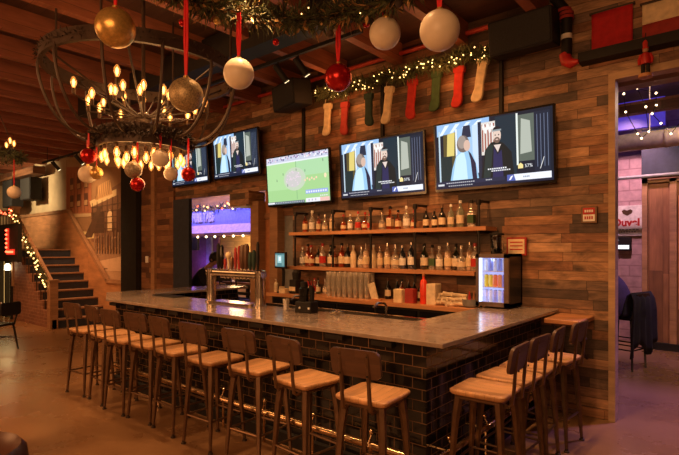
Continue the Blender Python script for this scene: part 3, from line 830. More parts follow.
# ledge table at the end of the bar
lt = thing('ledge_table', 'small wooden ledge table on the plank wall beyond the bar end', 'table', (-1.36, 5.2, 0))
MB().rbox(-1.57,-1.24,4.95,5.49,.985,1.03,.02).build('tabletop', 'shelfwood', lt, rel=(-1.36,5.2,0))
for x in (-1.5,-1.3): MB().tube([(x,5.44,.6),(x,5.0,.985)], .016, 6).build('bracket', 'darkiron', lt, rel=(-1.36,5.2,0))

# ------------------------------------------------------------------ bar stools
def make_stool():
    t = thing('bar_stool', '', 'bar stool', (0,0,0))
    mb = MB(); n = 5
    # dished square seat with rounded corners
    def ring(h, r, z):
        q = []
        for (ca, cb, st_) in ((1,1,0),(-1,1,1),(-1,-1,2),(1,-1,3)):
            for k in range(n+1):
                a = (st_+k/n)*PI/2
                q.append((ca*(h-r)+r*math.cos(a), cb*(h-r)+r*math.sin(a), z))
        return q
    rings = [ring(.165,.03,.714), ring(.182,.035,.724), ring(.19,.036,.738), ring(.19,.036,.75), ring(.183,.034,.757), ring(.14,.06,.752), ring(.07,.05,.746)]
    m = 4*(n+1); vs = [p for r_ in rings for p in r_]
    fs = [tuple(range(m-1,-1,-1))]
    for k in range(len(rings)-1):
        for i in range(m):
            j = (i+1) % m; fs.append((k*m+i,k*m+j,(k+1)*m+j,(k+1)*m+i))
    fs.append(tuple((len(rings)-1)*m+i for i in range(m)))
    mb.add(vs, fs); mb.build('seat', 'seatwood', t, angle=50)
    fr_ = MB().rbox(-.16,.16,-.16,.16,.688,.714,.03)
    fr_.build('seat_frame', 'gunmetal', t)
    for sx in (-1,1):
        for sy in (-1,1):
            lg = MB().tube([(sx*.135,sy*.135,.705),(sx*.152,sy*.152,.55),(sx*.184,sy*.184,.03)], [.031,.027,.014], 6)
            l = lg.build('leg', 'gunmetal', t)
            MB().lathe([(.013,.03),(.013,.015),(.02,.012),(.022,0)], (sx*.186,sy*.186,0), 10).build('foot', 'darkiron', l)
    for z, a in ((.255,0),):
        k = .135+(.184-.135)*(.705-.255)/.675
        f = MB()
        f.tube([(-k,k,z),(k,k,z)], .009, 6); f.tube([(-k,-k,z),(k,-k,z)], .009, 6)
        f.tube([(-k,-k,z+.0),(-k,k,z+.0)], .009, 6); f.tube([(k,-k,z),(k,k,z)], .009, 6)
        f.build('foot_ring', 'gunmetal', t)
    for sx in (-1,1):
        MB().tube([(sx*.1,-.14,.69),(sx*.1,-.185,.68),(sx*.1,-.212,.7),(sx*.1,-.222,.78),(sx*.1,-.232,.9),(sx*.1,-.25,1.06)], .011, 6, flat=1.4).build('back_post', 'gunmetal', t)
    bk = MB(); nb = 8
    zs0, zs1 = .885, 1.085
    # curved rounded panel
    P2 = []
    w, h, r = .18, .088, .04
    for (ca, cb, st_) in ((1,1,0),(-1,1,1),(-1,-1,2),(1,-1,3)):
        for k in range(5):
            a = (st_+k/4)*PI/2
            P2.append((ca*(w-r)+r*math.cos(a), cb*(h-r)+r*math.sin(a)))
    def yb(x, z): return -.222-.02*(1-(x/w)**2)-.03*(z/h)*.5
    front = [(x, yb(x,z)+.012, z+.988) for x, z in P2]; back = [(x, yb(x,z)-.01, z+.988) for x, z in P2]
    m = len(P2)
    inner_f = [(x*.5, yb(x*.5,z*.5)+.012, z*.5+.988) for x, z in P2]; inner_b = [(x*.5, yb(x*.5,z*.5)-.01, z*.5+.988) for x, z in P2]
    bk.add(front+back+inner_f+inner_b, [(i,i+m if False else (i+1)%m,(i+1)%m+m,i+m) for i in range(m)]
        + [(i,i+2*m,(i+1)%m+2*m,(i+1)%m) for i in range(m)] + [(i+m,(i+1)%m+m,(i+1)%m+3*m,i+3*m) for i in range(m)]
        + [tuple(2*m+i for i in range(m)), tuple(3*m+i for i in range(m-1,-1,-1))])
    bk.build('backrest', 'backwood', t, angle=40)
    bl = MB()
    for sx in (-1,1):
        for z in (.92,1.04): bl.lathe([(.009,0),(.006,.006)], (0,0,0), 8, mat=Matrix.Translation((sx*.1,-.252,z)) @ Matrix.Rotation(R(90),4,'X'))
    bl.build('bolts', 'darkiron', t)
    return t
stool0 = make_stool()
front_lab = ['leftmost bar stool of the front row', 'second bar stool from the left in the front row', 'third bar stool from the left in the front row', 'fourth bar stool from the left in the front row', 'middle bar stool of nine in the front row', 'sixth bar stool from the left in the front row', 'third bar stool from the right in the front row', 'second bar stool from the right in the front row', 'nearest front row bar stool by the tiled corner']
fx = [-6.12,-5.6,-5.13,-4.68,-4.2,-3.65,-3.1,-2.53,-1.93]
fr_rz = [6,-4,3,5,-3,2,4,-5,6]
for i, x in enumerate(fx):
    lab = front_lab[i]+', wooden seat on bronzed metal legs'
    if i == 0:
        stool0.location = (x, 2.665, 0); stool0.rotation_euler = (0,0,R(fr_rz[i])); stool0['label'] = lab; stool0['group'] = 'bar stools around the tiled bar'
    else: dup(stool0, (x, 2.665+.02*math.sin(i*2.3), 0), R(fr_rz[i]), lab, 'bar stools around the tiled bar')
rlab = ['nearest bar stool on the short right side of the bar', 'second nearest bar stool on the short right side of the bar', 'third nearest bar stool on the right side of the bar', 'farthest bar stool on the right side, by the plank wall']
for i, (x, y, a) in enumerate(((-1.41,3.24,93),(-1.415,3.68,88),(-1.42,4.11,94),(-1.38,4.6,86))):
    dup(stool0, (x, y, 0), R(a), rlab[i]+', with wooden backrest', 'bar stools around the tiled bar')

# ------------------------------------------------------------------ tap tower
tt = thing('tap_tower', 'chrome double column beer tap tower with assorted tap handles', 'beer tap', (-4.58, 3.6, 1.07))
for x in (-.44,.44):
    MB().lathe([(.075,0),(.075,.015),(.055,.02),(.055,.37),(.065,.375),(.065,.39),(.05,.4)], (x,0,0), 18).build('column', 'steel', tt)
MB().tube([(-.5,0,.35),(.5,0,.35)], .042, 14).build('crossbar', 'steel', tt)
MB().box(-.36,.36,-.1,.1,.0,.025).build('drip_tray', 'steel', tt, smooth=False)
hc = [('black',.3,.026),('blackgloss',.28,.026),('maroon',.12,.018),('creamcloth',.2,.026),('gunmetal',.14,.022),('maroon',.25,.02),('maroon',.27,.02),('backwood',.28,.04),('backwood',.29,.036),('darkgreencloth',.2,.026),('darkgreencloth',.22,.026),('black',.31,.02)]
for k, (mt, hh, w) in enumerate(hc):
    x = -.3+k*.064
    fa = MB().tube([(x,.04,.35),(x,.09,.345),(x,.105,.28)], .012, 8)
    fa.build('faucet', 'steel', tt)
    h_ = MB()
    if k == 3:
        h_.lathe([(.01,.4),(.014,.5),(.02,.52)], (x,0,0), 10); h_.ball((x,0,.56), .04, 12, 8)
    else: h_.lathe([(.012,.4),(w*.7,.42),(w,.4+hh*.45),(w*.85,.4+hh*.9),(w*.4,.4+hh)], (x,0,0), 8)
    hd = h_.build('tap_handle', mt, tt)
    MB().tube([(x,-.0,.36),(x,-.0,.41)], .009, 8).build('tap_shaft', 'steel', hd)
# bar mat
tag(MB().rbox(-6.3,-5.75,3.55,3.72,1.07,1.085,.02).build('bar_mat', 'black'), 'black rubber bar mat on the counter left of the tap tower', 'mat')
# small glasses standing at the taps
def glass_proto(h, r0, r1, mat):
    mb = MB(); mb.lathe([(r0,.0),(r1,h),(r1-.003,h),(r0-.003,.01),(1e-5,.01)], (0,0,0), 14)
    return mb.build('glass', mat, None, loc=(0,0,0))
# ------------------------------------------------------------------ caddy
cd = thing('bar_caddy', 'black plastic bar caddy holding napkins and straws on the counter', 'caddy', (-3.42, 3.58, 1.07), R(8))
c = MB().rbox(-.1,.1,-.07,.07,0,.11,.02)
c.build('tray', 'black', cd)
c = MB()
for (x,y,r,h) in ((-.05,.03,.04,.2),(.05,.02,.03,.17)): c.lathe([(r*.8,.1),(r,.1+h)], (x,y,0), 12)
c.build('cup', 'black', cd)
c = MB().rbox(-.075,.015,-.03,.03,.11,.17,.01); c.lathe([(.05,.17),(.055,.24),(.03,.25)], (-.03,0,0), 12); c.build('napkin_holder', 'blackgloss', cd)
c = MB()
for k in range(9):
    a = k*.7; c.tube([(.05+.012*math.cos(a),.02+.012*math.sin(a),.2),(.05+.05*math.cos(a),.02+.03*math.sin(a),.31)], .003, 5)
c.build('straws', 'red', cd)
c = MB()
for x in (-.03,.08): c.ball((x,-.075,.05), .012, 8, 6)
c.build('studs', 'white', cd)
gl0 = glass_proto(.12, .028, .036, 'pint')
gl0.location = (-3.68, 3.55, 1.07); tag(gl0, 'clear tumbler standing on the bar left of the black caddy', 'glass')
# coiled cloth / hose on the counter
pts = []
for k in range(40):
    a = k*.5; pts.append((-3.12+.06*math.cos(a)+.002*k, 3.62+.045*math.sin(a), 1.076+.0008*k))
tag(MB().tube(pts, .006, 6).build('soda_hose', 'steel'), 'coiled silver soda hose lying on the bar by the caddy', 'hose')

# ------------------------------------------------------------------ shelves
sh = thing('pipe_shelves', 'two long wooden bottle shelves on black pipe brackets', 'shelf', (-3.8, 5.37, 1.4))
SHR = (-3.8, 5.37, 1.4)
MB().box(-5.3,-2.25,5.17,5.48,1.905,1.95).build('shelf_board', 'shelfwood', sh, rel=SHR, smooth=False)
MB().box(-5.42,-2.38,5.17,5.48,1.405,1.45).build('shelf_board', 'shelfwood', sh, rel=SHR, smooth=False)
for x in (-5.24,-4.5,-3.85,-3.18,-2.36):
    p = MB()
    p.tube([(x,5.24,1.3 if x > -5.3 else 1.3),(x,5.24,2.2),(x,5.27,2.235),(x,5.5,2.24)], .016, 8)
    for z in (1.385,1.89): p.tube([(x,5.24,z),(x,5.5,z)], .016, 8); p.lathe([(.03,-.015),(.03,.015)], (x,5.24,z), 10)
    p.lathe([(.026,2.19),(.03,2.215),(.026,2.25)], (x,5.24,0), 10)
    p.build('pipe_bracket', 'pipe', sh, rel=SHR)

# bottle kinds: profile, glass, label, cap
GT = {'amber': GLASS('amber glass', (.85,.42,.12), .1), 'clear': GLASS('clear bottle glass', (.9,.84,.74), .14, frost=.2), 'green': GLASS('green glass', (.16,.34,.14), .1), 'pale green': GLASS('pale green glass', (.5,.68,.42), .12, frost=.15), 'blue': GLASS('blue glass', (.25,.4,.6), .1), 'dark': M('dark bottle glass', (.012,.011,.01), .12), 'frosted': M('frosted bottle', (.72,.58,.4), .45), 'red': M('red bottle', (.75,.06,.03), .25)}
LQ = {'amber': M('whisky', (.42,.14,.025), .3), 'gold': M('gold spirit', (.6,.32,.08), .3)}
def bottle(kind, glass, labelmat, capmat, h=.29, r=.044):
    P = {'round': [(r*.9,0),(r,.01),(r,.55*h),(r*.85,.62*h),(r*.36,.74*h),(r*.33,.95*h)],
         'tall': [(r*.85,0),(r*.9,.01),(r*.92,.62*h),(r*.7,.7*h),(r*.3,.8*h),(r*.3,.96*h)],
         'squat': [(r*1.1,0),(r*1.2,.012),(r*1.2,.42*h),(r*.95,.52*h),(r*.36,.62*h),(r*.34,.95*h)],
         'flask': [(r*1.0,0),(r*1.05,.01),(r*1.05,.5*h),(r*1.0,.56*h),(r*.4,.62*h),(r*.36,.94*h)]}[kind]
    n = 4 if kind == 'flask' else 12
    t = thing('bottle', '', 'bottle')
    rot = Matrix.Rotation(R(45) if n == 4 else 0, 4, 'Z')
    MB().lathe(P, (0,0,0), n, mat=rot).build('glass_body', GT[glass], t, angle=50)
    if glass in ('amber','clear') and labelmat in LQ:
        q = [(max(a-.004,.003), max(z,.006)) for a, z in P[:4]]
        MB().lathe(q, (0,0,0), n, mat=rot).build('liquid', LQ[labelmat], t, angle=50)
    zc = P[-1][1]
    MB().lathe([(P[-1][0]*1.25,zc-.015),(P[-1][0]*1.25,h),(P[-1][0]*.9,h+.004)], (0,0,0), 10).build('cap', capmat, t)
    lb = labelmat if labelmat not in LQ else 'creamcloth'
    rl = P[2][0]+.0012; z0, z1 = .16*h, (.46*h if kind != 'squat' else .36*h)
    MB().lathe([(rl,z0),(rl,z1)], (0,0,0), n, cap=False, mat=rot).build('label', lb, t, angle=50)
    return t
specs = {
 'a': ('round','amber','amber','black','amber whisky bottle with cream label'),
 'b': ('flask','amber','amber','black','square amber whiskey bottle with cream label'),
 'c': ('round','clear','white','white','clear spirit bottle with white label'),
 'd': ('tall','clear','gold','steel','tall clear bottle of golden spirit'),
 'e': ('round','green','offwhite','black','green glass bottle with pale label'),
 'f': ('tall','pale green','offwhite','white','tall pale green gin bottle'),
 'g': ('squat','clear','offwhite','steel','squat clear bottle with wide base'),
 'h': ('round','dark','offwhite','gunmetal','dark glass bottle with pale label'),
 'i': ('tall','frosted','creamcloth','white','frosted cream coloured bottle'),
 'j': ('squat','amber','amber','red','squat amber bottle with red cap'),
 'k': ('tall','blue','white','steel','tall pale blue glass bottle'),
 'l': ('round','clear','redcloth','red','clear bottle with red label and cap'),
 'm': ('flask','clear','greencloth','black','square clear bottle with green label'),
}
protos = {}
def put_bottle(key, loc, lab, group, s=1.):
    kd, gl, lm, cp, nm = specs[key]
    if key not in protos:
        b = bottle(kd, gl, lm, cp); protos[key] = b
        b.location = loc; b.scale = (s,s,s); b['label'] = lab; b['group'] = group
    else: b = dup(protos[key], loc, rnd.uniform(-.3,.3), lab, group, scale=(s,s,s))
    return b
upper = [(-5.14,'a',.95),(-5.01,'c',1.1),(-4.86,'a',.9),(-4.74,'g',.85),(-4.62,'d',1.0),(-4.4,'j',.8),(-4.27,'c',.8),(-4.15,'l',.9),(-4.03,'j',.85),(-3.94,'l',.75),(-3.75,'g',.8),(-3.63,'b',1.05),(-3.49,'b',.85),(-3.37,'c',1.0),(-3.27,'j',.8),(-3.09,'h',.85),(-2.97,'h',.8),(-2.88,'h',.95),(-2.76,'f',.95),(-2.63,'f',1.08),(-2.5,'m',1.08)]
for i, (x, k, s_) in enumerate(upper):
    put_bottle(k, (x, 5.35+.015*math.sin(i*1.9), 1.95), '%s, %s from left on the upper shelf' % (specs[k][4], ordinal(i)), 'bottles on the upper shelf', s_)
lowk = 'cajhlebahigdiddgkkemcdegdlh'
lowx = [-5.2,-5.1,-5.01,-4.9,-4.78,-4.66,-4.57,-4.44,-4.34,-4.22,-4.11,-4.0,-3.9,-3.78,-3.67,-3.55,-3.43,-3.32,-3.11,-3.02,-2.91,-2.8,-2.7,-2.62,-2.53,-2.45]
for i, x in enumerate(lowx):
    k = lowk[i]
    put_bottle(k, (x, 5.36+.02*math.sin(i*2.7), 1.45), '%s, %s from left on the lower shelf' % (specs[k][4], ordinal(i)), 'bottles on the lower shelf', .98+.2*((i*37) % 10)/10)
# back bar goods
pg = glass_proto(.145, .03, .043, 'pint')
n_ = 0
for iy in range(2):
    for ix in range(8):
        for iz in range(5):
            q = (-4.47+ix*.093, 5.12+iy*.1, 1.06+iz*.047)
            if n_ == 0: o = pg; o.location = q
            else:
                o = pg.copy(); COL.objects.link(o); o.location = q
            o.name = 'pint_glass' if n_ == 0 else 'pint_glass.%03d' % n_
            tag(o, 'clear pint glass nested in the stacks under the lower shelf', 'glass', 'stacked pint glasses on the back bar'); n_ += 1
bx_ = [(-3.62,'h'),(-3.5,'h'),(-3.41,'a'),(-3.33,'h'),(-3.23,'h'),(-3.15,'h')]
for i, (x, k) in enumerate(bx_):
    put_bottle(k, (x, 5.3+.03*(i % 2), 1.06), '%s, %s from left on the back bar worktop' % (specs[k][4], ordinal(i)), 'bottles on the back bar worktop', .9)
for i, (x, k) in enumerate(((-5.02,'h'),(-4.93,'l'),(-4.83,'e'),(-4.72,'g'),(-4.62,'c'))):
    put_bottle(k, (x, 5.3+.03*(i % 2), 1.06), '%s, %s from left behind the black caddy' % (specs[k][4], ordinal(i)), 'bottles at the left of the back bar', .75)
# red bottle
t = thing('bottle', 'bright red bottle beside the pale box on the back bar', 'bottle', (-2.98, 5.1, 1.06))
MB().lathe([(.04,0),(.043,.01),(.043,.24),(.035,.27),(.014,.29),(.014,.34)], (0,0,0), 14).build('glass_body', GT['red'], t)
MB().lathe([(.017,.325),(.017,.355)], (0,0,0), 10).build('cap', 'orangewood', t)
tag(MB().rbox(-2.92,-2.8,5.05,5.2,1.06,1.3,.01).build('carton', 'offwhite'), 'pale cardboard carton right of the red bottle', 'box')
t = thing('menu_holder', 'tilted pale menu card leaning by the glass stacks', 'menu', (-3.66, 5.08, 1.06))
cm = Matrix.Rotation(R(-18),4,'Y')
MB().rbox(-.05,.05,-.012,.012,0,.22,.008,'y',mat=cm).build('card', 'offwhite', t)
MB().rbox(-.04,.09,-.03,.03,0,.02,.01).build('stand', 'shelfwood', t)
tag(MB().rbox(-3.34,-3.22,5.0,5.1,1.06,1.22,.01).build('carton', 'creamcloth'), 'small cream carton in front of the dark bottles', 'box')
tag(MB().rbox(-3.2,-3.08,5.03,5.13,1.06,1.23,.012).build('carton', 'maroon'), 'small maroon carton left of the red bottle', 'box')
# rolled napkins heap
rn0 = None
for k in range(14):
    x, y, z = -2.72+(k % 5)*.055, 5.1+(k//5)*.03, 1.09+(k//5)*.045
    if rn0 is None:
        rn0 = MB().tube([(-.09,0,0),(.09,0,.0)], [.022,.02], 8).build('rolled_napkin', 'offwhite', None, loc=(0,0,0)); o = rn0
    else: o = rn0.copy(); COL.objects.link(o)
    o.location = (x,y,z); o.rotation_euler = (0, R(rnd.uniform(-14,14)), R(40+rnd.uniform(-35,30)))
    tag(o, 'rolled white napkin in the loose heap by the mini fridge', 'napkin', 'heap of rolled napkins on the back bar')
t = thing('bowl', 'grey bowl of small bottles beside the mini fridge', 'bowl', (-2.4, 5.12, 1.06))
MB().lathe([(.06,0),(.085,.02),(.095,.09),(.09,.09),(.08,.025),(1e-4,.02)], (0,0,0), 18).build('basin', 'greywall', t)
for k, (x, y) in enumerate(((-.03,0),(.03,.02),(0,-.03))):
    MB_ = MB().lathe([(.017,0),(.017,.09),(.008,.12),(.008,.15)], (-2.4+x,5.12+y,1.085), 10)
    tag(MB_.build('small_bottle', ['gunmetal','orangewood','red'][k]), ['small bronze bottle','small orange bottle','small red bottle'][k]+' standing in the grey bowl', 'bottle')

# mini fridge
fg = thing('mini_fridge', 'glass door mini fridge lit white inside on the bar corner', 'fridge', (-2.14, 5.27, 1.07))
FR = (-2.14, 5.27, 1.07)
x0, x1, y0, y1, z0, z1 = -.18,.18,-.16,.2,.02,.58
b = MB().box(x0,x0+.025,y0,y1,z0,z1).box(x1-.025,x1,y0,y1,z0,z1).box(x0,x1,y0,y1,z1-.03,z1).box(x0,x1,y0,y1,z0,z0+.03).box(x0,x1,y1-.03,y1,z0,z1)
b.build('cabinet', 'blackgloss', fg, smooth=False)
MB().box(x0+.026,x1-.026,y1-.036,y1-.03,z0+.03,z1-.03).box(x0+.025,x0+.03,y0,y1-.03,z0+.03,z1-.03).box(x1-.03,x1-.025,y0,y1-.03,z0+.03,z1-.03).build('lining', M('glowing lining', (.8,.82,.95), .5, emit=(.45,.5,1.), estr=.5), fg, smooth=False)  # lining glows by itself, standing in for the fridge light on it
d = MB().box(x0,x0+.035,y0-.035,y0-.002,z0,z1).box(x1-.05,x1,y0-.035,y0-.002,z0,z1).box(x0,x1,y0-.035,y0-.002,z1-.045,z1).box(x0,x1,y0-.035,y0-.002,z0,z0+.045)
d = d.build('door', M('brown grey fridge door', (.14,.1,.085), .35, .3), fg, smooth=False)
MB().box(x0+.034,x1-.049,y0-.022,y0-.018,z0+.044,z1-.044).build('glass_pane', 'pane', d, smooth=False)
MB().box(x0+.036,x0+.05,y0-.03,y0+.02,z0+.046,z1-.046).build('light_strip', EM('cold light strip', (.7,.78,1.), 2.2), fg, smooth=False)
for z in (.065,.23,.40): MB().box(x0+.028,x1-.028,y0+.01,y1-.04,z-.012,z-.005).build('wire_shelf', 'white', fg, smooth=False)
for sx in (-.15,.15):
    for sy in (-.13,.17): MB().lathe([(.015,0),(.018,.02)], (sx,sy,0), 8).build('foot', 'black', fg)
can_cols = {0: [(.75,.8,.95),(.25,.3,.75),(.7,.75,.95),(.3,.35,.8),(.6,.65,.9)], 1: [(.75,.55,.05),(.8,.62,.08),(.85,.22,.08),(.85,.3,.12),(.25,.25,.75)], 2: [(.6,.6,.95),(.75,.78,.98),(.4,.4,.85),(.7,.75,.95),(.3,.3,.8)]}
cn = {0: ['silver','blue','pale silver','royal blue','grey blue'], 1: ['yellow','gold','orange','coral','violet blue'], 2: ['lilac','white','indigo','pale blue','navy blue']}
rown = {0: 'top', 1: 'middle', 2: 'bottom'}
for r_ in range(3):
    zz = (.395,.225,.06)[r_]
    for k in range(5):
        t = thing('drink_can', '%s drink can on the %s rack inside the mini fridge' % (cn[r_][k], rown[r_]), 'can', (FR[0]-.104+k*.05, FR[1]-.09, FR[2]+zz), 0, 'cans inside the mini fridge')
        m_ = M('can %d %d' % (r_,k), can_cols[r_][k], .35, .2, emit=can_cols[r_][k], estr=.28)  # cans emit their own colour in place of light falling on them
        MB().lathe([(.018,0),(.023,.008),(.023,.118),(.019,.128)], (0,0,0), 12).build('can_body', m_, t)
        MB().lathe([(.019,.128),(.02,.131),(.017,.129)], (0,0,0), 12).build('can_lid', 'steel', t)
j = thing('glass_pitcher', 'dark glass pitcher standing on top of the mini fridge', 'pitcher', (-2.17, 5.28, 1.65))
MB().lathe([(.06,0),(.065,.01),(.07,.18),(.075,.2),(.071,.2),(.06,.02),(1e-4,.015)], (0,0,0), 16).build('jug', GLASS('smoky glass', (.35,.42,.5), .15), j)
MB().lathe([(.05,.015),(.06,.12),(1e-4,.12)], (0,0,0), 14).build('contents', M('dark liquid', (.03,.035,.05), .3), j)
MB().lathe([(.078,.2),(.08,.22),(.02,.235),(.02,.25)], (0,0,0), 16).build('lid', 'black', j)
nf = thing('framed_notice', 'small framed red and white notice above the mini fridge', 'notice', (-2.02, 5.47, 1.63))
MB().rbox(-.11,.11,-.015,.015,0,.2,.006,'y').build('frame', 'maroon', nf)
MB().box(-.09,.09,-.018,-.014,.02,.18).build('paper', 'creamcloth', nf, smooth=False)
b = MB()
for z in (.06,.1,.14): b.box(-.07,.07,-.02,-.017,z,z+.012)
b.build('print_lines', 'redcloth', nf, smooth=False)
al = thing('fire_alarm_sign', 'small red and white notice on the plank wall by the doorway', 'sign', (-1.285, 5.47, 1.96))
MB().rbox(-.075,.075,-.012,.03,0,.17,.01,'y').build('backing', 'gunmetal', al)
MB().box(-.055,.055,-.017,-.012,.09,.155).build('red_panel', 'red', al, smooth=False)
MB().box(-.055,.055,-.017,-.012,.02,.088).build('white_panel', 'white', al, smooth=False)
b = MB()
for k in range(4): b.box(-.04+k*.021,-.024+k*.021,-.019,-.016,.11,.135)
b.build('red_panel_print', 'white', al, smooth=False)
b = MB()
for k in range(4): b.box(-.04+k*.021,-.026+k*.021,-.019,-.016,.04,.07)
b.build('white_panel_print', 'red', al, smooth=False)

# point of sale monitor
ps = thing('sales_monitor', 'small till monitor on a stand at the left end of the back bar', 'monitor', (-5.36, 5.06, 1.06), R(-12))
MB().rbox(-.15,.15,-.015,.02,.36,.6,.012,'y').build('case', 'black', ps)
s = MB()
for col, q in (((.08,.2,.22),(-.13,.13,.385,.58)),((.35,.6,.62),(-.06,.05,.44,.55)),((.75,.85,.85),(-.03,.03,.47,.53)),((.15,.3,.3),(.06,.12,.4,.56)),((.3,.35,.3),(-.12,-.07,.4,.56))):
    s.col = col; k = .0005*len(s.f); s.quad([(q[0],-.0165-k,q[2]),(q[1],-.0165-k,q[2]),(q[1],-.0165-k,q[3]),(q[0],-.0165-k,q[3])])
s.build('display', 'screen', ps, smooth=False)
MB().tube([(0,.03,.45),(0,.05,.3),(0,.04,.02)], .022, 8).lathe([(.09,0),(.09,.015),(.03,.03)], (0,.04,0), 16).build('stand', 'black', ps)
t = thing('black_grinder', 'black countertop machine beside the till monitor', 'appliance', (-5.12, 5.15, 1.06))
MB().rbox(-.07,.07,-.09,.09,0,.2,.02).lathe([(.06,.2),(.07,.3),(.04,.34)], (0,0,0), 12).build('housing', 'black', t)
MB().box(-.06,.06,-.095,-.088,.04,.1).build('front_panel', 'creamcloth', t, smooth=False)
tag(MB().rbox(-5.32,-5.2,4.98,5.08,1.06,1.13,.01).box(-5.31,-5.29,4.985,5.075,1.13,1.16).build('card_reader', 'creamcloth'), 'small cream tray on the back bar by the till', 'tray')
b = thing('soap_bottle', 'white pump bottle at the far left of the back bar', 'bottle', (-5.5, 5.1, 1.06))
MB().lathe([(.03,0),(.035,.01),(.035,.12),(.012,.15),(.012,.17)], (0,0,0), 12).build('vessel', 'offwhite', b)
MB().tube([(0,0,.165),(0,0,.19),(-.03,0,.19)], .006, 6).build('pump', 'white', b)

# ------------------------------------------------------------------ televisions
def ell(cx, cz, rx_, rz2, n=14, a0=0, a1=2*PI): return [(cx+rx_*math.cos(a0+(a1-a0)*i/n), cz+rz2*math.sin(a0+(a1-a0)*i/n)) for i in range(n)]
def drama_picture(W, H):
    """two people talking on a street, with a news strip; x,z in 0..1"""
    L = []
    def a(col, pts): L.append((col, pts))
    def rect(col, x0, x1, z0, z1): a(col, [(x0,z0),(x1,z0),(x1,z1),(x0,z1)])
    rect((.006,.014,.028), 0,1,0,1)
    a((.3,.5,.8), [(.02,.82),(.5,.93),(.5,1),(.02,1)])
    for k in range(4): a((.75,.85,1.), [(.04+k*.1,.83+k*.02),(.075+k*.1,.84+k*.02),(.14+k*.1,.98),(.1+k*.1,.98)])
    rect((.1,.08,.03), .08,.2,.3,.84)
    a((.7,.58,.18), [(.11,.5),(.18,.5),(.19,.86),(.12,.84)])
    rect((.5,.65,.75), .035,.05,.1,.9)
    rect((.01,.03,.035), .05,.16,.12,.5)
    rect((.8,.85,.9), .195,.21,.15,.9)
    rect((.35,.55,.8), .21,.35,.3,.9)
    a((.02,.03,.06), [(.25,.75),(.34,.75),(.33,.93),(.27,.93)])
    rect((.55,.7,.95), .35,.4,.2,.92)
    rect((.015,.025,.05), .4,.43,.1,.95)
    rect((.7,.66,.62), .43,.55,.45,.93)
    for k in range(5): rect((.35,.1,.07), .435+k*.024,.447+k*.024,.5,.9)
    for k in range(6): a((.85,.83,.8), ell(.45+k*.018,.86-(k%2)*.05,.012,.05,8))
    rect((.008,.028,.045), .55,.72,.1,.98)
    rect((.75,.82,.78), .72,.735,.25,.98)
    rect((.1,.13,.11), .735,.86,.3,.95)
    a((.42,.46,.4), [(.75,.4),(.84,.42),(.83,.85),(.76,.9)])
    rect((.01,.02,.04), .86,.98,.1,.96)
    for k in range(4): rect((.12,.16,.25), .88+k*.027,.885+k*.027,.2,.92)
    # woman, left
    a((.3,.55,.8), [(.14,.12),(.4,.12),(.385,.3),(.35,.5),(.27,.58),(.2,.5),(.16,.3)])
    a((.55,.78,.95), [(.16,.12),(.3,.12),(.29,.4),(.27,.56),(.2,.48)])
    a((.02,.02,.05), [(.345,.12),(.385,.12),(.375,.35),(.335,.5),(.31,.55),(.33,.4)])
    a((.16,.13,.12), ell(.265,.66,.058,.13,16))
    a((.33,.28,.25), ell(.255,.69,.04,.1,14))
    a((.65,.45,.36), ell(.3,.63,.03,.085,14))
    # man, right
    a((.006,.014,.017), [(.42,.1),(.7,.1),(.68,.45),(.62,.58),(.57,.64),(.51,.62),(.46,.52)])
    a((.015,.035,.036), [(.44,.1),(.5,.1),(.53,.58),(.5,.6),(.465,.5)])
    a((.02,.025,.09), [(.52,.1),(.61,.1),(.6,.5),(.565,.44),(.535,.55)])
    a((.72,.6,.55), [(.535,.58),(.595,.58),(.568,.47)])
    a((.72,.56,.48), ell(.563,.71,.034,.1,16))
    a((.16,.1,.08), ell(.563,.645,.025,.045,12))
    a((.6,.42,.36), ell(.563,.655,.012,.012,8))
    a((.015,.015,.02), ell(.563,.775,.038,.07,12,0,PI*1.05))
    a((.25,.3,.32), [(.526,.775),(.6,.775),(.6,.8),(.526,.8)])
    for sx in (.55,.578): a((.03,.02,.02), ell(sx,.72,.006,.01,6))
    # captions
    for k in range(9): rect((.8,.82,.85), .48+k*.018,.492+k*.018,.225-.0*k,.245)
    for k in range(9): rect((.7,.72,.75), .51+k*.018,.523+k*.018,.195,.212)
    a((.85,.7,.3), [(.73,.2),(.77,.2),(.77,.25),(.75,.28),(.73,.25)])
    a((.7,.7,.7), [(.9,.17),(.905,.17),(.935,.33),(.93,.33)])
    rect((.008,.016,.04), 0,1,.0,.11)
    rect((.015,.025,.06), .0,.62,.055,.11)
    for k in range(14): rect((.5,.52,.58), .1+k*.019,.113+k*.019,.075,.09)
    for k in range(12): rect((.45,.47,.52), .12+k*.019,.132+k*.019,.03,.045)
    rect((.6,.62,.66), .02,.08,.045,.075)
    for k in range(4): rect((.5,.52,.56), .46+k*.014,.47+k*.014,.075,.09)
    rect((.8,.84,.93), .64,.985,.035,.125)
    a((.08,.12,.4), [(.64,.035),(.71,.035),(.695,.125),(.64,.125)])
    a((.9,.92,1.), [(.655,.05),(.67,.05),(.69,.11),(.672,.1)])
    for k in range(4): rect((.2,.25,.35), .77+k*.013,.779+k*.013,.07,.09)
    return L
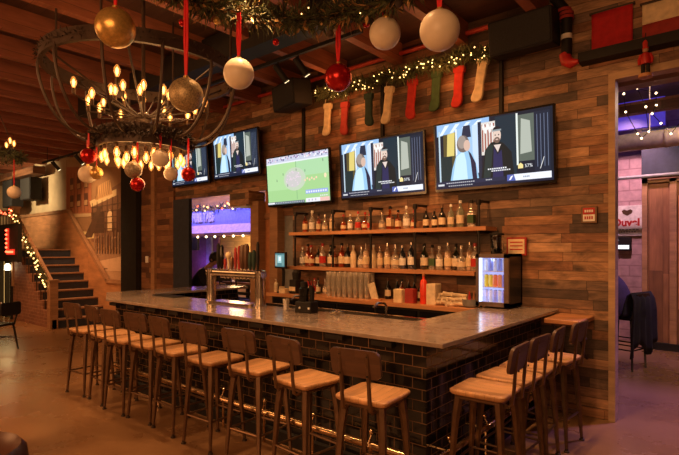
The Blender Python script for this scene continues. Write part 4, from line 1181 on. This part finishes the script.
def sport_picture():
    L = []
    def a(col, pts): L.append((col, pts))
    def rect(col, x0, x1, z0, z1): a(col, [(x0,z0),(x1,z0),(x1,z1),(x0,z1)])
    rect((.36,.62,.27), 0,1,0,1)
    a((.42,.68,.33), [(0,.3),(.5,.3),(.5,.86),(0,.86)])
    a((.4,.66,.38), [(.5,.55),(1,.55),(1,.86),(.5,.86)])
    rect((.55,.58,.72), 0,1,.86,1)
    r2 = random.Random(3)
    for k in range(70):
        x = r2.random(); z = .92+.08*r2.random(); c = r2.choice([(.2,.18,.4),(.85,.82,.9),(.5,.3,.5),(.12,.12,.25),(.75,.6,.65)])
        rect(c, x, min(1,x+.018), z-.02, min(1,z+.012))
    rect((.75,.78,.85), 0,1,.855,.885)
    for z0 in (.3,): pass
    rect((.2,.4,.2), .495,.503,.08,.86)
    a((.52,.62,.47), ell(.47,.5,.18,.24,28))
    a((.58,.56,.56), ell(.45,.5,.13,.17,24))
    for k in range(30):
        th = r2.random()*2*PI; rr = r2.random()**.5
        a((.72,.6,.68), ell(.45+.13*rr*math.cos(th),.5+.17*rr*math.sin(th),.012,.014,6))
    for k in range(6): a((.85,.62,.42), ell(.64+k*.035,.45+.03*(k%2),.014,.025,7))
    a((.85,.7,.45), ell(.95,.5,.02,.05,8))
    for (x, z) in ((.28,.6),(.17,.48),(.64,.62),(.5,.66),(.92,.78),(.35,.36)):
        rect((.05,.08,.08), x,x+.008,z,z+.05)
    rect((.3,.4,.75), .64,.98,.17,.25)
    for k in range(9): rect((.8,.85,.95), .65+k*.036,.672+k*.036,.19,.225)
    for k in range(4): rect((.7,.72,.75), .86+k*.03,.88+k*.03,.1,.125)
    rect((.1,.13,.18), .0,.62,.0,.055)
    rect((.75,.76,.8), .0,.12,.01,.045)
    for k in range(16): rect((.5,.55,.6), .14+k*.03,.155+k*.03,.018,.04)
    rect((.8,.8,.88), .64,.86,.0,.08)
    rect((.8,.5,.45), .86,1.,.0,.08)
    for k in range(3): rect((.5,.5,.6), .68+k*.05,.7+k*.05,.02,.06)
    return L
def television(label, x0, x1, z0, z1, y, pic, tilt=4., txt=True):
    W, H = x1-x0, z1-z0
    t = thing('television', label, 'television', ((x0+x1)/2, y, z0), 0, 'wall mounted televisions above the bar')
    t.rotation_euler = (R(tilt), 0, 0)
    MB().rbox(-W/2,W/2,0,.045,0,H,.008,'y').build('housing', 'blackgloss', t)
    s_ = MB(); bz = .022; w, h = W-2*bz, H-2*bz-.01
    for i, (col, pts) in enumerate(pic):
        s_.col = col
        s_.quad([(-W/2+bz+p[0]*w, -.0012-.00006*i, bz+.01+p[1]*h) for p in pts])
    s_.build('screen', 'screen', t, smooth=False)
    if txt:
        text_mesh('caption', '57%', .05, EM('caption white', (.85,.87,.9), 1.) if 'cap' not in MT else MT['cap'], t, (-W/2+bz+w*.815, -.012, bz+.01+h*.228), (R(90),0,0), .0003)
    MB().box(-.2,.2,.045,.09,H*.3,H*.7).build('wall_mount', 'darkiron', t, smooth=False)
    return t
MT['cap'] = EM('caption white', (.85,.87,.9), 1.)
dp = drama_picture(1,1)
television('rightmost large television showing a woman and a man talking', -2.97,-1.57,2.385,3.195,5.36,dp)
television('television in the middle with two people talking, left of the largest one', -4.45,-3.09,2.38,3.165,5.36,dp)
television('television showing a green sports pitch', -5.97,-4.63,2.37,3.15,5.36,sport_picture(), txt=False)
television('high television over the opening showing two people, right one of a pair', -7.39,-6.16,2.92,3.69,5.36,dp)
television('farthest left television behind the hanging red ornament', -8.74,-7.54,2.9,3.66,5.36,dp)
# conduits above tv
for i, (x, z0, z1, lab) in enumerate(((-5.3,3.16,4.0,'thin black conduit on the wall above the sports television'),(-3.83,3.18,3.95,'thin black conduit on the wall above the middle television'),(-2.2,3.2,3.95,'thin black conduit on the wall above the rightmost television'))):
    tag(MB().box(x-.02,x+.02,5.46,5.5,z0,z1).build('conduit', 'black'), lab, 'conduit', None)
tag(MB().tube([(-7.6,5.44,4.22),(-1.6,5.44,4.24)], .028, 8).build('red_pipe', M('red pipe', (.5,.05,.03), .4)), 'long thin red pipe along the top of the plank wall', 'pipe')

# ------------------------------------------------------------------ garlands
def foliage(path, rad, count, ln, seed, wid=.007, droop=0.):
    r = random.Random(seed); mb = MB(); P = [Vector(p) for p in path]; n = len(P)-1
    for k in range(count):
        t = r.random()*n; i = min(int(t), n-1); f = t-i
        p = P[i].lerp(P[i+1], f)
        d = Vector((r.gauss(0,1), r.gauss(0,1), r.gauss(0,1)-droop)).normalized()
        base = p + d*rad*r.random()*.7
        tip = base + (d+Vector((r.gauss(0,.4), r.gauss(0,.4), r.gauss(0,.4)))).normalized()*ln*(.5+r.random())
        side = (tip-base).cross(Vector((r.gauss(0,1), r.gauss(0,1), r.gauss(0,1)))).normalized()*wid*(.6+.8*r.random())
        mid = base.lerp(tip, .4)
        mb.add([base, mid+side, tip, mid-side], [(0,1,2,3)])
    return mb
def lights_along(path, rad, count, seed, parent, rel, mat='fairy', r_=.012):
    r = random.Random(seed); P = [Vector(p) for p in path]; n = len(P)-1; b0 = None
    for k in range(count):
        t = (k+r.random())/count*n; i = min(int(t), n-1); p = P[i].lerp(P[i+1], t-i)
        d = Vector((r.gauss(0,1), r.gauss(0,1)-.6, r.gauss(0,1))).normalized()*rad*(.7+.4*r.random())
        q = p+d-Vector(rel)
        if b0 is None: b0 = MB().ball((0,0,0), r_, 6, 4).build('fairy_light', mat, parent); b0.location = q
        else:
            c = b0.copy(); COL.objects.link(c); c.location = q
# wall garland above the televisions
wp = [(-4.85+i*.11, 5.32, 3.92+.03*math.sin(i*1.3)) for i in range(25)]
g = thing('pine_garland', 'lit pine garland along the plank wall above the stockings', 'garland', (-3.5, 5.32, 3.9))
foliage(wp, .08, 3000, .09, 11, .008).build('foliage', 'pine', g, rel=(-3.5,5.32,3.9), smooth=False)
MB().tube(wp, .012, 6).build('stem', 'drypine', g, rel=(-3.5,5.32,3.9))
lights_along(wp, .085, 90, 5, g, (-3.5,5.32,3.9), 'fairy', .009)
for fgt, fp in FOL:
    foliage(fp, .09, 900, .11, 61, .012).build('foliage', 'pine', fgt, rel=(-11.5,7.98,2.8), smooth=False)
    lights_along(fp, .12, 30, 62, fgt, (-11.5,7.98,2.8), 'fairy', .022)
    lights_along(fp, .1, 12, 63, fgt, (-11.5,7.98,2.8), 'fairyred', .022)
# stair garland
sp_ = [(-11.6+(x_top+11.6)*f, 4.17, .98+(2.66-.98)*f-.05) for f in [i/14 for i in range(15)]]
sp_ += [(x_top-.3*k, 4.17, 2.62) for k in range(1,12)]
g = thing('stair_garland', 'lit garland wound down the stair railing', 'garland', (-12.6, 4.17, 1.6))
foliage(sp_, .06, 1300, .09, 21, .007).build('foliage', 'pine', g, rel=(-12.6,4.17,1.6), smooth=False)
lights_along(sp_[:15], .09, 44, 6, g, (-12.6,4.17,1.6), 'fairy', .018)
lights_along(sp_[13:], .09, 40, 8, g, (-12.6,4.17,1.6), 'fairyred', .018)
# large wreath ring near the camera
WC = Vector((-2.35, 2.21, 3.66)); WR = 1.03
ring = [WC+Vector((WR*math.cos(2*PI*i/48), WR*math.sin(2*PI*i/48), 0)) for i in range(49)]
g = thing('pine_wreath', 'huge pine wreath ring hanging from the ceiling with gold sprays', 'wreath', tuple(WC))
foliage(ring, .12, 6500, .11, 31, .008, .15).build('foliage', 'pine', g, rel=WC, smooth=False)
foliage(ring, .17, 1100, .08, 32, .013, .3).build('gold_sprays', 'goldleaf', g, rel=WC, smooth=False)
MB().tube(ring[:-1], .02, 8, closed=True).build('hoop', 'ironring', g, rel=WC)
for k in range(4):
    a = PI/4+k*PI/2; MB().tube([WC+Vector((WR*math.cos(a),WR*math.sin(a),0)), WC+Vector((.1*math.cos(a),.1*math.sin(a),.72))], .008, 6).build('hanging_chain', 'darkiron', g, rel=WC)
for k in range(26):
    a = 2*PI*k/26; q = WC+Vector(((WR+.1*math.sin(k*2.1))*math.cos(a), (WR+.1*math.sin(k*2.1))*math.sin(a), -.13+.06*math.sin(k*3.7)))
    MB().ball(q, .03, 10, 6).build('berry', ['goldball','redball','drypine'][k % 3], g, rel=WC)
lights_along([tuple(p) for p in ring], .14, 34, 9, g, tuple(WC), 'fairy', .006)

# ornaments on ribbons
def ornament(label, c, r, mat, ztop, cat='ornament', group=None):
    t = thing('bauble', label, cat, c, 0, group)
    MB().ball((0,0,0), r, 28, 16).build('ball', mat, t)
    MB().lathe([(r*.16,r*.97),(r*.16,r*1.12),(r*.1,r*1.15)], (0,0,0), 12).build('cap', 'goldball', t)
    H_ = ztop-c[2]
    rb = MB(); w = r*.11
    for s_ in (-1,1):
        pts = [(s_*r*.02,0,r*1.12),(s_*r*.14,.0,r*1.12+(H_-r)*.4),(s_*r*.12,0,H_*.85),(s_*r*.1,0,H_)]
        rb.tube(pts, w, 6, flat=.5)
    rb.build('ribbon', 'ribbon', t)
    return t
GW = 'big baubles hanging from the ceiling wreath'
ornament('large shiny gold bauble hanging left of the chandelier top', (-3.16,1.53,3.12), .124, 'goldball', 3.6, group=GW)
ornament('large champagne glitter bauble hanging on a long red ribbon', (-3.21,2.08,2.83), .124, 'champball', 3.6, group=GW)
ornament('white bauble hanging right of the champagne glitter bauble', (-3.19,2.55,3.11), .122, 'whiteball', 3.6, group=GW)
ornament('shiny red bauble hanging before the wall garland', (-2.69,3.2,3.14), .115, 'redball', 3.6, group=GW)
ornament('white bauble hanging right of the shiny red one', (-2.27,3.28,3.42), .125, 'whiteball', 3.62, group=GW)
ornament('largest white bauble at the right end of the hanging row', (-1.51,2.78,3.06), .124, 'whiteball', 3.6, group=GW)

# ------------------------------------------------------------------ chandelier
def bulb_mesh(up):
    s = 1 if up else -1
    m = MB(); pr = [(.013,0),(.02,.02),(.033,.055),(.03,.08),(.017,.105),(.004,.118)]; pr = [(a*.92, z) for a, z in pr]
    m.lathe([(a, s*z) for a, z in pr], (0,0,0), 10, cap=False)
    fl = MB().lathe([(.004,s*.02),(.012,s*.045),(.013,s*.07),(.005,s*.09)], (0,0,0), 8)
    so = MB().lathe([(.016,s*-.05),(.018,s*-.045),(.018,s*0),(.012,s*.006)], (0,0,0), 10)
    return m, fl, so
def add_bulbs(t, positions, up):
    m, fl, so = bulb_mesh(up); first = None
    for q in positions:
        if first is None:
            first = m.build('bulb', 'bulbglass', t); fo = fl.build('filament', 'filament', first); sk_ = so.build('socket', 'socket', first)
            first.location = q
        else:
            c = first.copy(); COL.objects.link(c); c.location = q
            for ch in (fo, sk_):
                d_ = ch.copy(); COL.objects.link(d_); d_.parent = c
CH = (-4.72, 2.57, 2.79)
ch = thing('chandelier', 'large two ring iron cage chandelier with glowing filament bulbs', 'chandelier', CH, R(11))
def band(r, z0, z1, th, n=48):
    m = MB(); m.lathe([(r,z0),(r,z1),(r-th,z1),(r-th,z0),(r,z0)], (0,0,0), n, cap=False); return m
UZ = .70
band(.43,-.1,.08,.03).build('lower_ring', 'ironring', ch)
band(.91,UZ-.06,UZ+.06,.04).build('upper_ring', 'ironring', ch)
for k in range(12):
    a = 2*PI*k/12
    pts = []
    for i in range(13):
        u = i/12; th = u*PI/2
        r_ = .43+.49*math.cos(th)**.8 if u < 1 else .43
        z_ = UZ-.03-(UZ-.01)*math.sin(th)**1.15
        if u < .12: r_ = .9+.02*u/.12
        pts.append((r_*math.cos(a), r_*math.sin(a), z_))
    MB().tube(pts, .018, 6, flat=.6).build('rib', 'ironring', ch)
MB().tube([(0,0,.1),(0,0,CEIL-CH[2])], .018, 8).lathe([(.09,CEIL-CH[2]-.05),(.09,CEIL-CH[2])], (0,0,0), 16).build('stem', 'ironring', ch)
for k in range(6):
    a = 2*PI*k/6+.2
    MB().tube([(.88*math.cos(a),.88*math.sin(a),UZ),(.04*math.cos(a),.04*math.sin(a),.22)], .01, 6).build('brace', 'ironring', ch)
for k in range(4):
    a = 2*PI*k/4+.5
    MB().tube([(.88*math.cos(a),.88*math.sin(a),UZ),(.88*math.cos(a),.88*math.sin(a),CEIL-CH[2])], .012, 6).build('hanging_rod', 'ironring', ch)
MB().lathe([(.06,.18),(.08,.2),(.08,.25),(.05,.27)], (0,0,0), 16).build('hub', 'ironring', ch)
ups = []
for (r_, z_, n_, ph) in ((.26,.42,8,.1),(.5,.3,12,.3),(.62,.42,6,.0)):
    for k in range(n_):
        a = 2*PI*k/n_+ph; q = (r_*math.cos(a), r_*math.sin(a), z_); ups.append(q)
        MB().tube([(.05*math.cos(a),.05*math.sin(a),.22),(r_*.6*math.cos(a),r_*.6*math.sin(a),.24),(q[0],q[1],z_-.05)], .007, 5).build('arm', 'ironring', ch)
add_bulbs(ch, ups, True)
MB().tube([(-.46,0,-.02),(.46,0,-.02)], .01, 6).tube([(0,-.46,-.02),(0,.46,-.02)], .01, 6).build('cross_bar', 'ironring', ch)
band(.26,-.04,-.01,.015,32).build('bulb_ring', 'ironring', ch)
lows = []
for (r_, z_, n_, ph) in ((.38,-.13,14,0),(.24,-.15,8,.2)):
    for k in range(n_):
        a = 2*PI*k/n_+ph; lows.append((r_*math.cos(a), r_*math.sin(a), z_))
add_bulbs(ch, lows, False)
rg_ = [Vector(CH)+Vector((.45*math.cos(2*PI*i/32), .45*math.sin(2*PI*i/32), .0)) for i in range(33)]
gd = thing('chandelier_garland', 'dark garland wrapped round the lower chandelier ring', 'garland', CH)
foliage([tuple(p) for p in rg_], .085, 3000, .05, 41, .007).build('foliage', 'drypine', gd, rel=CH, smooth=False)
ur = [Vector(CH)+Vector((.9*math.cos(2*PI*i/40), .9*math.sin(2*PI*i/40), UZ)) for i in range(41)]
gd = thing('chandelier_garland', 'dark garland wrapped round the upper chandelier ring', 'garland', (CH[0],CH[1],CH[2]+UZ))
foliage([tuple(p) for p in ur], .05, 1300, .045, 42, .006).build('foliage', 'drypine', gd, rel=(CH[0],CH[1],CH[2]+UZ), smooth=False)
GC = 'baubles hanging from the lower chandelier ring'
for lab, c, r_, mt in (('dark red bauble at the left of the chandelier ring', (-4.78,2.06,2.57), .073, 'redball'), ('pearl white bauble left below the chandelier ring', (-5.08,2.18,2.44), .088, 'whiteball'), ('gold brown bauble below the chandelier ring', (-4.93,2.2,2.44), .062, 'goldball'), ('grey glitter bauble at the middle below the chandelier', (-4.52,2.36,2.45), .08, 'greyball'), ('bright red bauble lowest below the chandelier', (-4.48,2.38,2.31), .066, 'redball'), ('upper white bauble right below the chandelier ring', (-4.28,2.5,2.55), .082, 'whiteball'), ('lower white bauble just under another white one', (-4.3,2.62,2.42), .066, 'whiteball'), ('dark red bauble hanging before the farthest television', (-4.25,2.78,2.43), .07, 'redball')):
    ornament(lab, c, r_, mt, 2.78, group=GC)

# second chandelier at the far left
C2 = (-9.4, 2.5, 3.24)
c2 = thing('chandelier', 'partly cut off chandelier at the far left wrapped in garland', 'chandelier', C2)
band(.42,-.05,.05,.03).build('lower_ring', 'ironring', c2)
MB().tube([(0,0,0),(0,0,CEIL-C2[2])], .015, 8).build('stem', 'ironring', c2)
for k in range(4):
    a = PI/2*k; MB().tube([(0,0,.02),(.4*math.cos(a),.4*math.sin(a),.0)], .01, 6).build('spoke', 'ironring', c2)
    MB().tube([(.02*math.cos(a),.02*math.sin(a),.95),(.4*math.cos(a),.4*math.sin(a),.03)], .008, 6).build('brace', 'ironring', c2)
add_bulbs(c2, [(.34*math.cos(2*PI*k/9),.34*math.sin(2*PI*k/9),.14) for k in range(9)], True)
r2_ = [Vector(C2)+Vector((.44*math.cos(2*PI*i/28), .44*math.sin(2*PI*i/28), -.04)) for i in range(29)]
gd = thing('chandelier_garland', 'garland wrapped round the far left chandelier ring', 'garland', C2)
foliage([tuple(p) for p in r2_], .09, 1500, .08, 51, .008).build('foliage', 'pine', gd, rel=C2, smooth=False)
ornament('white bauble hanging from the far left chandelier', (-9.16,2.78,2.62), .1, 'whiteball', 3.2)
ornament('dark red bauble hanging at the far left edge', (-9.3,2.45,2.665), .09, 'redball', 3.2)

# ------------------------------------------------------------------ stockings
def stocking(label, x, ztop, ln, mat, flip=1, cuff=None, ang=0.):
    t = thing('stocking', label, 'stocking', (x, 5.4, ztop), 0, 'stockings hanging under the wall garland')
    t.rotation_euler = (0, R(ang), 0)
    w = .06; f = flip
    pr_ = [(-w,0),(w,0),(w*.95,-ln*.55),(w*.9,-ln*.68)]
    toe = [(w*1.5,-ln*.76),(w*2.1,-ln*.86),(w*2.0,-ln*.96),(w*1.2,-ln)]
    heel = [(-w*.3,-ln*.99),(-w*.95,-ln*.92),(-w*1.1,-ln*.8),(-w*.9,-ln*.6)]
    if ang != 0 or True: toe = [(w*1.15,-ln*.8),(w*1.35,-ln*.9),(w*1.1,-ln*.98),(w*.5,-ln)]
    poly = [(a*f,b) for a, b in pr_+toe+heel]
    o = MB().prism(poly, -.02, .02, 'y').build('sock', mat, t)
    bv = o.modifiers.new('round', 'BEVEL'); bv.width = .015; bv.segments = 3
    c = MB().rbox(-w*1.15,w*1.15,-.028,.028,-.075,.005,.015,'y'); c.build('cuff', cuff or mat, t)
    MB().tube([(w*.9*f,0,0),(w*.95*f,0,.05),(w*.6*f,0,.07)], .005, 6).build('hanging_loop', cuff or mat, t)
for a in (('cream stocking at the left end of the stocking row',-4.73,3.8,.46,'creamcloth',-1,None,4),('dark red stocking second from the left',-4.41,3.76,.46,'maroon',1,None,4),('dark green stocking third from the left',-4.0,3.8,.44,'darkgreencloth',1,None,0),('cream stocking fourth from the left, beside the dark green one',-3.66,3.82,.48,'creamcloth',-1,None,8),('bright red stocking in the middle of the row',-3.31,3.84,.5,'redcloth',1,None,6),('green stocking between two red ones',-2.97,3.86,.48,'greencloth',-1,None,4),('red stocking second from the right',-2.67,3.85,.48,'redcloth',-1,None,4),('cream stocking at the right end of the stocking row',-2.37,3.88,.5,'creamcloth',-1,None,10)):
    stocking(*a)

# ------------------------------------------------------------------ right wall decorations
hung_speaker('long wide black speaker high on the plank wall', (-1.87, 5.28, 3.78), .66, .36, .26, 0, R(8))
hung_speaker('black speaker left of the wall garland', (-5.2, 5.15, 3.76), .62, .36, .3, R(-14), R(6))
lg = thing('stuffed_leg', 'hanging black stuffed leg with striped cuff, white band and red shoe', 'decoration', (-1.47, 5.36, 3.55))
MB().tube([(-.12,0,.74),(-.03,0,.6),(0,0,.5)], [.05,.055,.055], 12).build('thigh', 'black', lg)
b = MB()
for z in (.5,.54,.58): b.lathe([(.066,z-.018),(.07,z),(.066,z+.014)], (0-(.02 if z > .55 else 0),0,0), 14, cap=False)
b.build('striped_cuff', 'maroon', lg)
MB().tube([(0,0,.5),(0,0,.32)], .05, 14).build('upper_sock', 'black', lg)
MB().tube([(0,0,.33),(0,0,.28)], .053, 14).build('white_band', 'white', lg)
MB().tube([(0,0,.285),(0,0,.12)], [.052,.05], 14).build('lower_sock', 'black', lg)
MB().tube([(-.02,0,.14),(.0,0,.06),(.05,-.02,.02),(.12,-.03,.02)], [.055,.06,.05,.02], 12).build('shoe', 'red', lg)
def banner(label, x0, x1, z0, z1, parts_):
    t = thing('banner', label, 'banner', ((x0+x1)/2, 5.46, z0))
    for nm, mt, a, b_ in parts_:
        mb = MB(); n = 14
        vs = []
        for j in range(7):
            for i in range(n+1):
                u = i/n; z = a+(b_-a)*j/6
                vs.append((x0-(x0+x1)/2+(x1-x0)*u, .008*math.sin(z*55+u*3)-.005, z-z0))
        fs = [(j*(n+1)+i, j*(n+1)+i+1, (j+1)*(n+1)+i+1, (j+1)*(n+1)+i) for j in range(6) for i in range(n)]
        o = mb.add(vs, fs).build(nm, mt, t, angle=80); m = o.modifiers.new('t','SOLIDIFY'); m.thickness = .012
    MB().tube([(x0-(x0+x1)/2-.02,0,z1-z0),((x1-x0)/2+.02,0,z1-z0)], .012, 8).build('hanging_rod', 'darkiron', t)
banner('plain bright red banner on the plank wall', -1.26,-.9,3.64,4.06, [('cloth','bannerred',3.64,4.05)])
banner('maroon banner with white upper band', -.82,-.36,3.58,4.02, [('lower_cloth','maroon',3.58,3.82),('upper_cloth','creamcloth',3.82,4.02)])
tag(MB().box(-1.36,.9,5.36,5.5,3.565,3.625).box(-1.36,.9,5.34,5.36,3.565,3.66).build('display_rail', 'black'), 'black rail shelf on the wall under the banners', 'rail')
sd = thing('toy_soldier', 'small red and black toy soldier figure hanging over the doorway', 'figurine', (-.78, 5.36, 3.29))
MB().lathe([(.06,0),(.06,.03),(.05,.035)], (0,0,0), 12).build('base', 'shelfwood', sd)
b = MB()
for sx in (-.02,.02): b.tube([(sx,0,.035),(sx,0,.13)], .017, 8)
b.build('legs', 'black', sd)
MB().lathe([(.04,.125),(.045,.17),(.035,.22),(.015,.235)], (0,0,0), 12).build('coat', 'red', sd)
b = MB()
for sx in (-1,1): b.tube([(sx*.036,0,.215),(sx*.055,0,.17),(sx*.05,-.01,.125)], [.014,.012,.01], 8)
b.build('arms', 'red', sd)
MB().ball((0,0,.255), .026, 12, 8).build('head', 'skin', sd)
MB().tube([(0,0,.34),(0,.01,.42)], .004, 5).build('hanging_cord', 'black', sd)
MB().lathe([(.028,.265),(.03,.32),(.02,.345)], (0,0,0), 12).build('hat', 'redcloth', sd)

# ------------------------------------------------------------------ ceiling fittings
def track(label, x0, x1, y, z, heads):
    t = thing('track_light', label, 'track light', ((x0+x1)/2, y, z))
    cx_ = (x0+x1)/2
    MB().box(x0-cx_,x1-cx_,-.02,.02,-.02,.02).build('track', 'black', t, smooth=False)
    for x in (x0+.3,x1-.3): MB().tube([(x-cx_,0,0),(x-cx_,0,CEIL-z)], .008, 6).build('hanger', 'darkiron', t)
    for x in heads:
        h_ = MB().tube([(x-cx_,0,-.02),(x-cx_,0,-.07)], .01, 6)
        h_.tube([(x-cx_-.02,-.03,-.06),(x-cx_+.05,.1,-.24)], .04, 12)
        hh = h_.build('lamp_head', 'black', t)
        MB().tube([(x-cx_+.052,.104,-.246),(x-cx_+.053,.107,-.25)], .034, 12).build('lens', EM('lamp lens', (1.,.75,.4), 2.5), hh)
track('black track light above the bar with two lamp heads', -6.2,-3.2,4.2,4.02,[-4.5,-4.15])
track('black track light over the mural at the left', -13.6,-9.6,4.75,3.86,[-12.9,-11.6])
tag(MB().box(-9,-2.6,3.7,3.95,4.0,4.34).build('overhead_duct', 'black'), 'dark rectangular duct under the ceiling over the bar', 'duct')

# ------------------------------------------------------------------ dining furniture at the left edge
def wood_chair(label, loc, rz):
    t = thing('dining_chair', label, 'chair', loc, rz)
    MB().rbox(-.2,.2,-.2,.2,.42,.455,.06).build('seat', 'black', t)
    for sx in (-1,1):
        MB().tube([(sx*.16,.16,.42),(sx*.2,.21,0)], [.018,.013], 8).build('leg', 'black', t)
        MB().tube([(sx*.16,-.16,.42),(sx*.2,-.22,0)], [.018,.013], 8).build('leg', 'black', t)
        MB().tube([(sx*.17,-.17,.44),(sx*.18,-.22,.62),(sx*.175,-.27,.8)], .013, 8).build('back_post', 'black', t)
    MB().rbox(-.2,.2,-.285,-.262,.6,.82,.05,'y').build('backrest', 'black', t)
    f = MB()
    for sx in (-1,1): f.tube([(sx*.18,.185,.2),(sx*.18,-.19,.2)], .009, 6)
    f.tube([(-.18,0,.2),(.18,0,.2)], .009, 6); f.build('stretcher', 'black', t)
wood_chair('black dining chair by the table at the left edge', (-9.78, 2.72, 0), R(118))
t = thing('dining_table', 'dark dining table cut off at the left edge', 'table', (-10.5, 2.5, 0))
MB().rbox(-.42,.42,-.42,.42,.72,.76,.03).build('tabletop', 'darkplank', t)
MB().lathe([(.26,0),(.26,.02),(.045,.04),(.04,.7),(.15,.72)], (0,0,0), 16).build('pedestal', 'black', t)
t = thing('lounge_chair', 'rounded dark leather chair back at the bottom left corner', 'chair', (-2.83, .62, 0), R(20))
MB().rbox(-.25,.25,-.25,.25,.36,.46,.08).build('seat', M('dark brown leather', (.07,.03,.02), .35), t)
b = MB(); pts = [(.26*math.cos(a),.26*math.sin(a),.66) for a in [PI*(-.15+1.3*i/16) for i in range(17)]]
b.tube(pts, .1, 8, flat=.35); b.build('backrest', M('brown leather', (.1,.045,.03), .35), t)
for sx in (-1,1):
    for sy in (-1,1): MB().tube([(sx*.2,sy*.2,.38),(sx*.23,sy*.23,0)], .016, 8).build('leg', 'black', t)

# light switch / thermostat on the board column
tag(MB().rbox(-9.9,-9.8,5.43,5.456,1.42,1.56,.012,'y').build('light_switch', 'white'), 'small white wall switch on the board column', 'switch')

# ------------------------------------------------------------------ lights
WARM = (1., .42, .13)
def area(name, loc, rot, sx, sy, e, col):
    l = bpy.data.lights.new(name, 'AREA'); l.shape = 'RECTANGLE'; l.size = sx; l.size_y = sy; l.energy = e; l.color = col
    o = bpy.data.objects.new(name, l); COL.objects.link(o); o.location = loc; o.rotation_euler = rot; return o
def spot(name, loc, tgt, e, col, ang=60, blend=.6, r=.06):
    l = bpy.data.lights.new(name, 'SPOT'); l.energy = e; l.color = col; l.spot_size = R(ang); l.spot_blend = blend; l.shadow_soft_size = r
    o = bpy.data.objects.new(name, l); COL.objects.link(o); o.location = loc
    o.rotation_euler = (Vector(tgt)-Vector(loc)).to_track_quat('-Z', 'Y').to_euler(); return o
def point(name, loc, e, col, r=.1):
    l = bpy.data.lights.new(name, 'POINT'); l.energy = e; l.color = col; l.shadow_soft_size = r
    o = bpy.data.objects.new(name, l); COL.objects.link(o); o.location = loc; return o
# down lights over the stools
for i, x in enumerate((-6.4,-5.3,-4.2,-3.1,-2.0)):
    spot('down_light', (x, 2.6, 4.05), (x, 2.8, 0), 150, (1.,.5,.2), 62, .7)
for y in (3.3,4.4): spot('down_light', (-1.3, y, 4.05), (-1.4, y+.1, 0), 150, (1.,.52,.22), 60, .7)
# wall washers
for x, e in ((-8.0,70),(-6.4,70),(-5.0,85),(-3.7,85),(-2.4,70),(-1.3,38)):
    spot('wall_washer', (x, 3.9, 4.05), (x, 5.5, 1.9), e, WARM, 85, .9)
for x in (-4.7,-3.6,-2.6): spot('shelf_light', (x, 3.9, 3.9), (x, 5.4, 1.6), 120, (1.,.44,.15), 55, .8)
point('garland_glow', (-4.4, 5.1, 3.7), 9, (1.,.36,.1), .3)
point('garland_glow', (-2.8, 5.1, 3.75), 9, (1.,.36,.1), .3)
point('chandelier_glow', (CH[0], CH[1], 3.2), 20, (1.,.5,.18), .4)
point('chandelier_glow', (CH[0], CH[1], 2.5), 24, (1.,.5,.18), .3)
# left part of the room
area('ceiling_fill', (-9.5, 1.0, 4.05), (0,0,0), 4, 3, 95, (1.,.45,.16))
spot('mural_light', (-12.2, 4.3, 3.9), (-12.2, 5.5, 2.0), 150, (1.,.58,.26), 95, .8)
spot('landing_light', (-15.4, 3.3, 3.5), (-16.2, 5.5, 3.1), 330, (1.,.7,.36), 100, .9)
spot('stair_light', (-12.2, 3.2, 4.0), (-12.3, 4.8, .8), 300, (1.,.4,.15), 60, .8)
spot('doorway_glow', (-13.6, 4.0, 1.35), (-11.0, 2.6, 0), 16, (1.,.66,.25), 90, 1., .3)
area('fill', (-.5, -3.2, 3.0), (R(65),0,R(35)), 4, 2.5, 230, (1.,.45,.17))
area('fill', (-7.5, -3.2, 3.0), (R(65),0,R(0)), 4, 2.5, 160, (1.,.42,.15))
area('ceiling_bounce', (-7.0, 2.0, 1.6), (R(180),0,0), 5, 2.5, 26, (1.,.3,.1)) if False else None
# right room: violet light
point('violet_light', (.3, 7.6, 3.9), 70, (.42,.2,1.), .3)
spot('brick_wash', (-1.7, 8.9, 4.2), (-1.8, 10.6, 2.0), 300, (1.,.52,.62), 75, .8)  # added spot that brightens the brick and the white sign, no fitting modelled
spot('door_wash', (.2, 7.4, 4.2), (-.8, 10, 1.4), 150, (1.,.52,.26), 60, .8)  # added warm spot to bring out the brown of the door
spot('violet_floor', (.2, 7.2, 3.9), (-.6, 7.0, 0), 480, (.45,.22,1.), 80, .8)
point('duct_wash', (.3, 8.0, 3.95), 130, (1.,.72,.32), .2)  # added point light outside the view, only to brighten the duct
# blue room
area('blue_light', (-11, 7.5, 2.95), (R(28),0,0), 4, .4, 60, (.12,.16,1.))
point('blue_room_amber', (-10.2, 8.1, 1.75), 26, (1.,.6,.25), .2)
point('blue_room_warm', (-11.2, 6.6, 3.9), 120, (1.,.5,.25), .3)
point('violet_booth', (-12.2, 8.2, 1.3), 4, (.5,.2,1.), .2)
# mini fridge interior
point('fridge_lamp', (-2.17, 5.16, 1.59), .22, (.7,.78,1.), .03)

w = bpy.data.worlds.new('world'); SC.world = w; w.use_nodes = True
bg = w.node_tree.nodes['Background']; bg.inputs[0].default_value = (1.,.4,.14,1); bg.inputs[1].default_value = .05

# ------------------------------------------------------------------ camera
cam = bpy.data.cameras.new('camera'); cam.sensor_width = 36.; cam.lens = 497/679*36.; cam.clip_end = 60
cam.shift_y = 22.5/679.
co = bpy.data.objects.new('camera', cam); COL.objects.link(co)
co.location = (0,0,1.69); co.rotation_euler = (R(90),0,R(39.9))
SC.camera = co
SC.view_settings.view_transform = 'Standard'
SC.view_settings.look = 'None'
SC.view_settings.exposure = .1
SC.cycles.sample_clamp_indirect = 3.
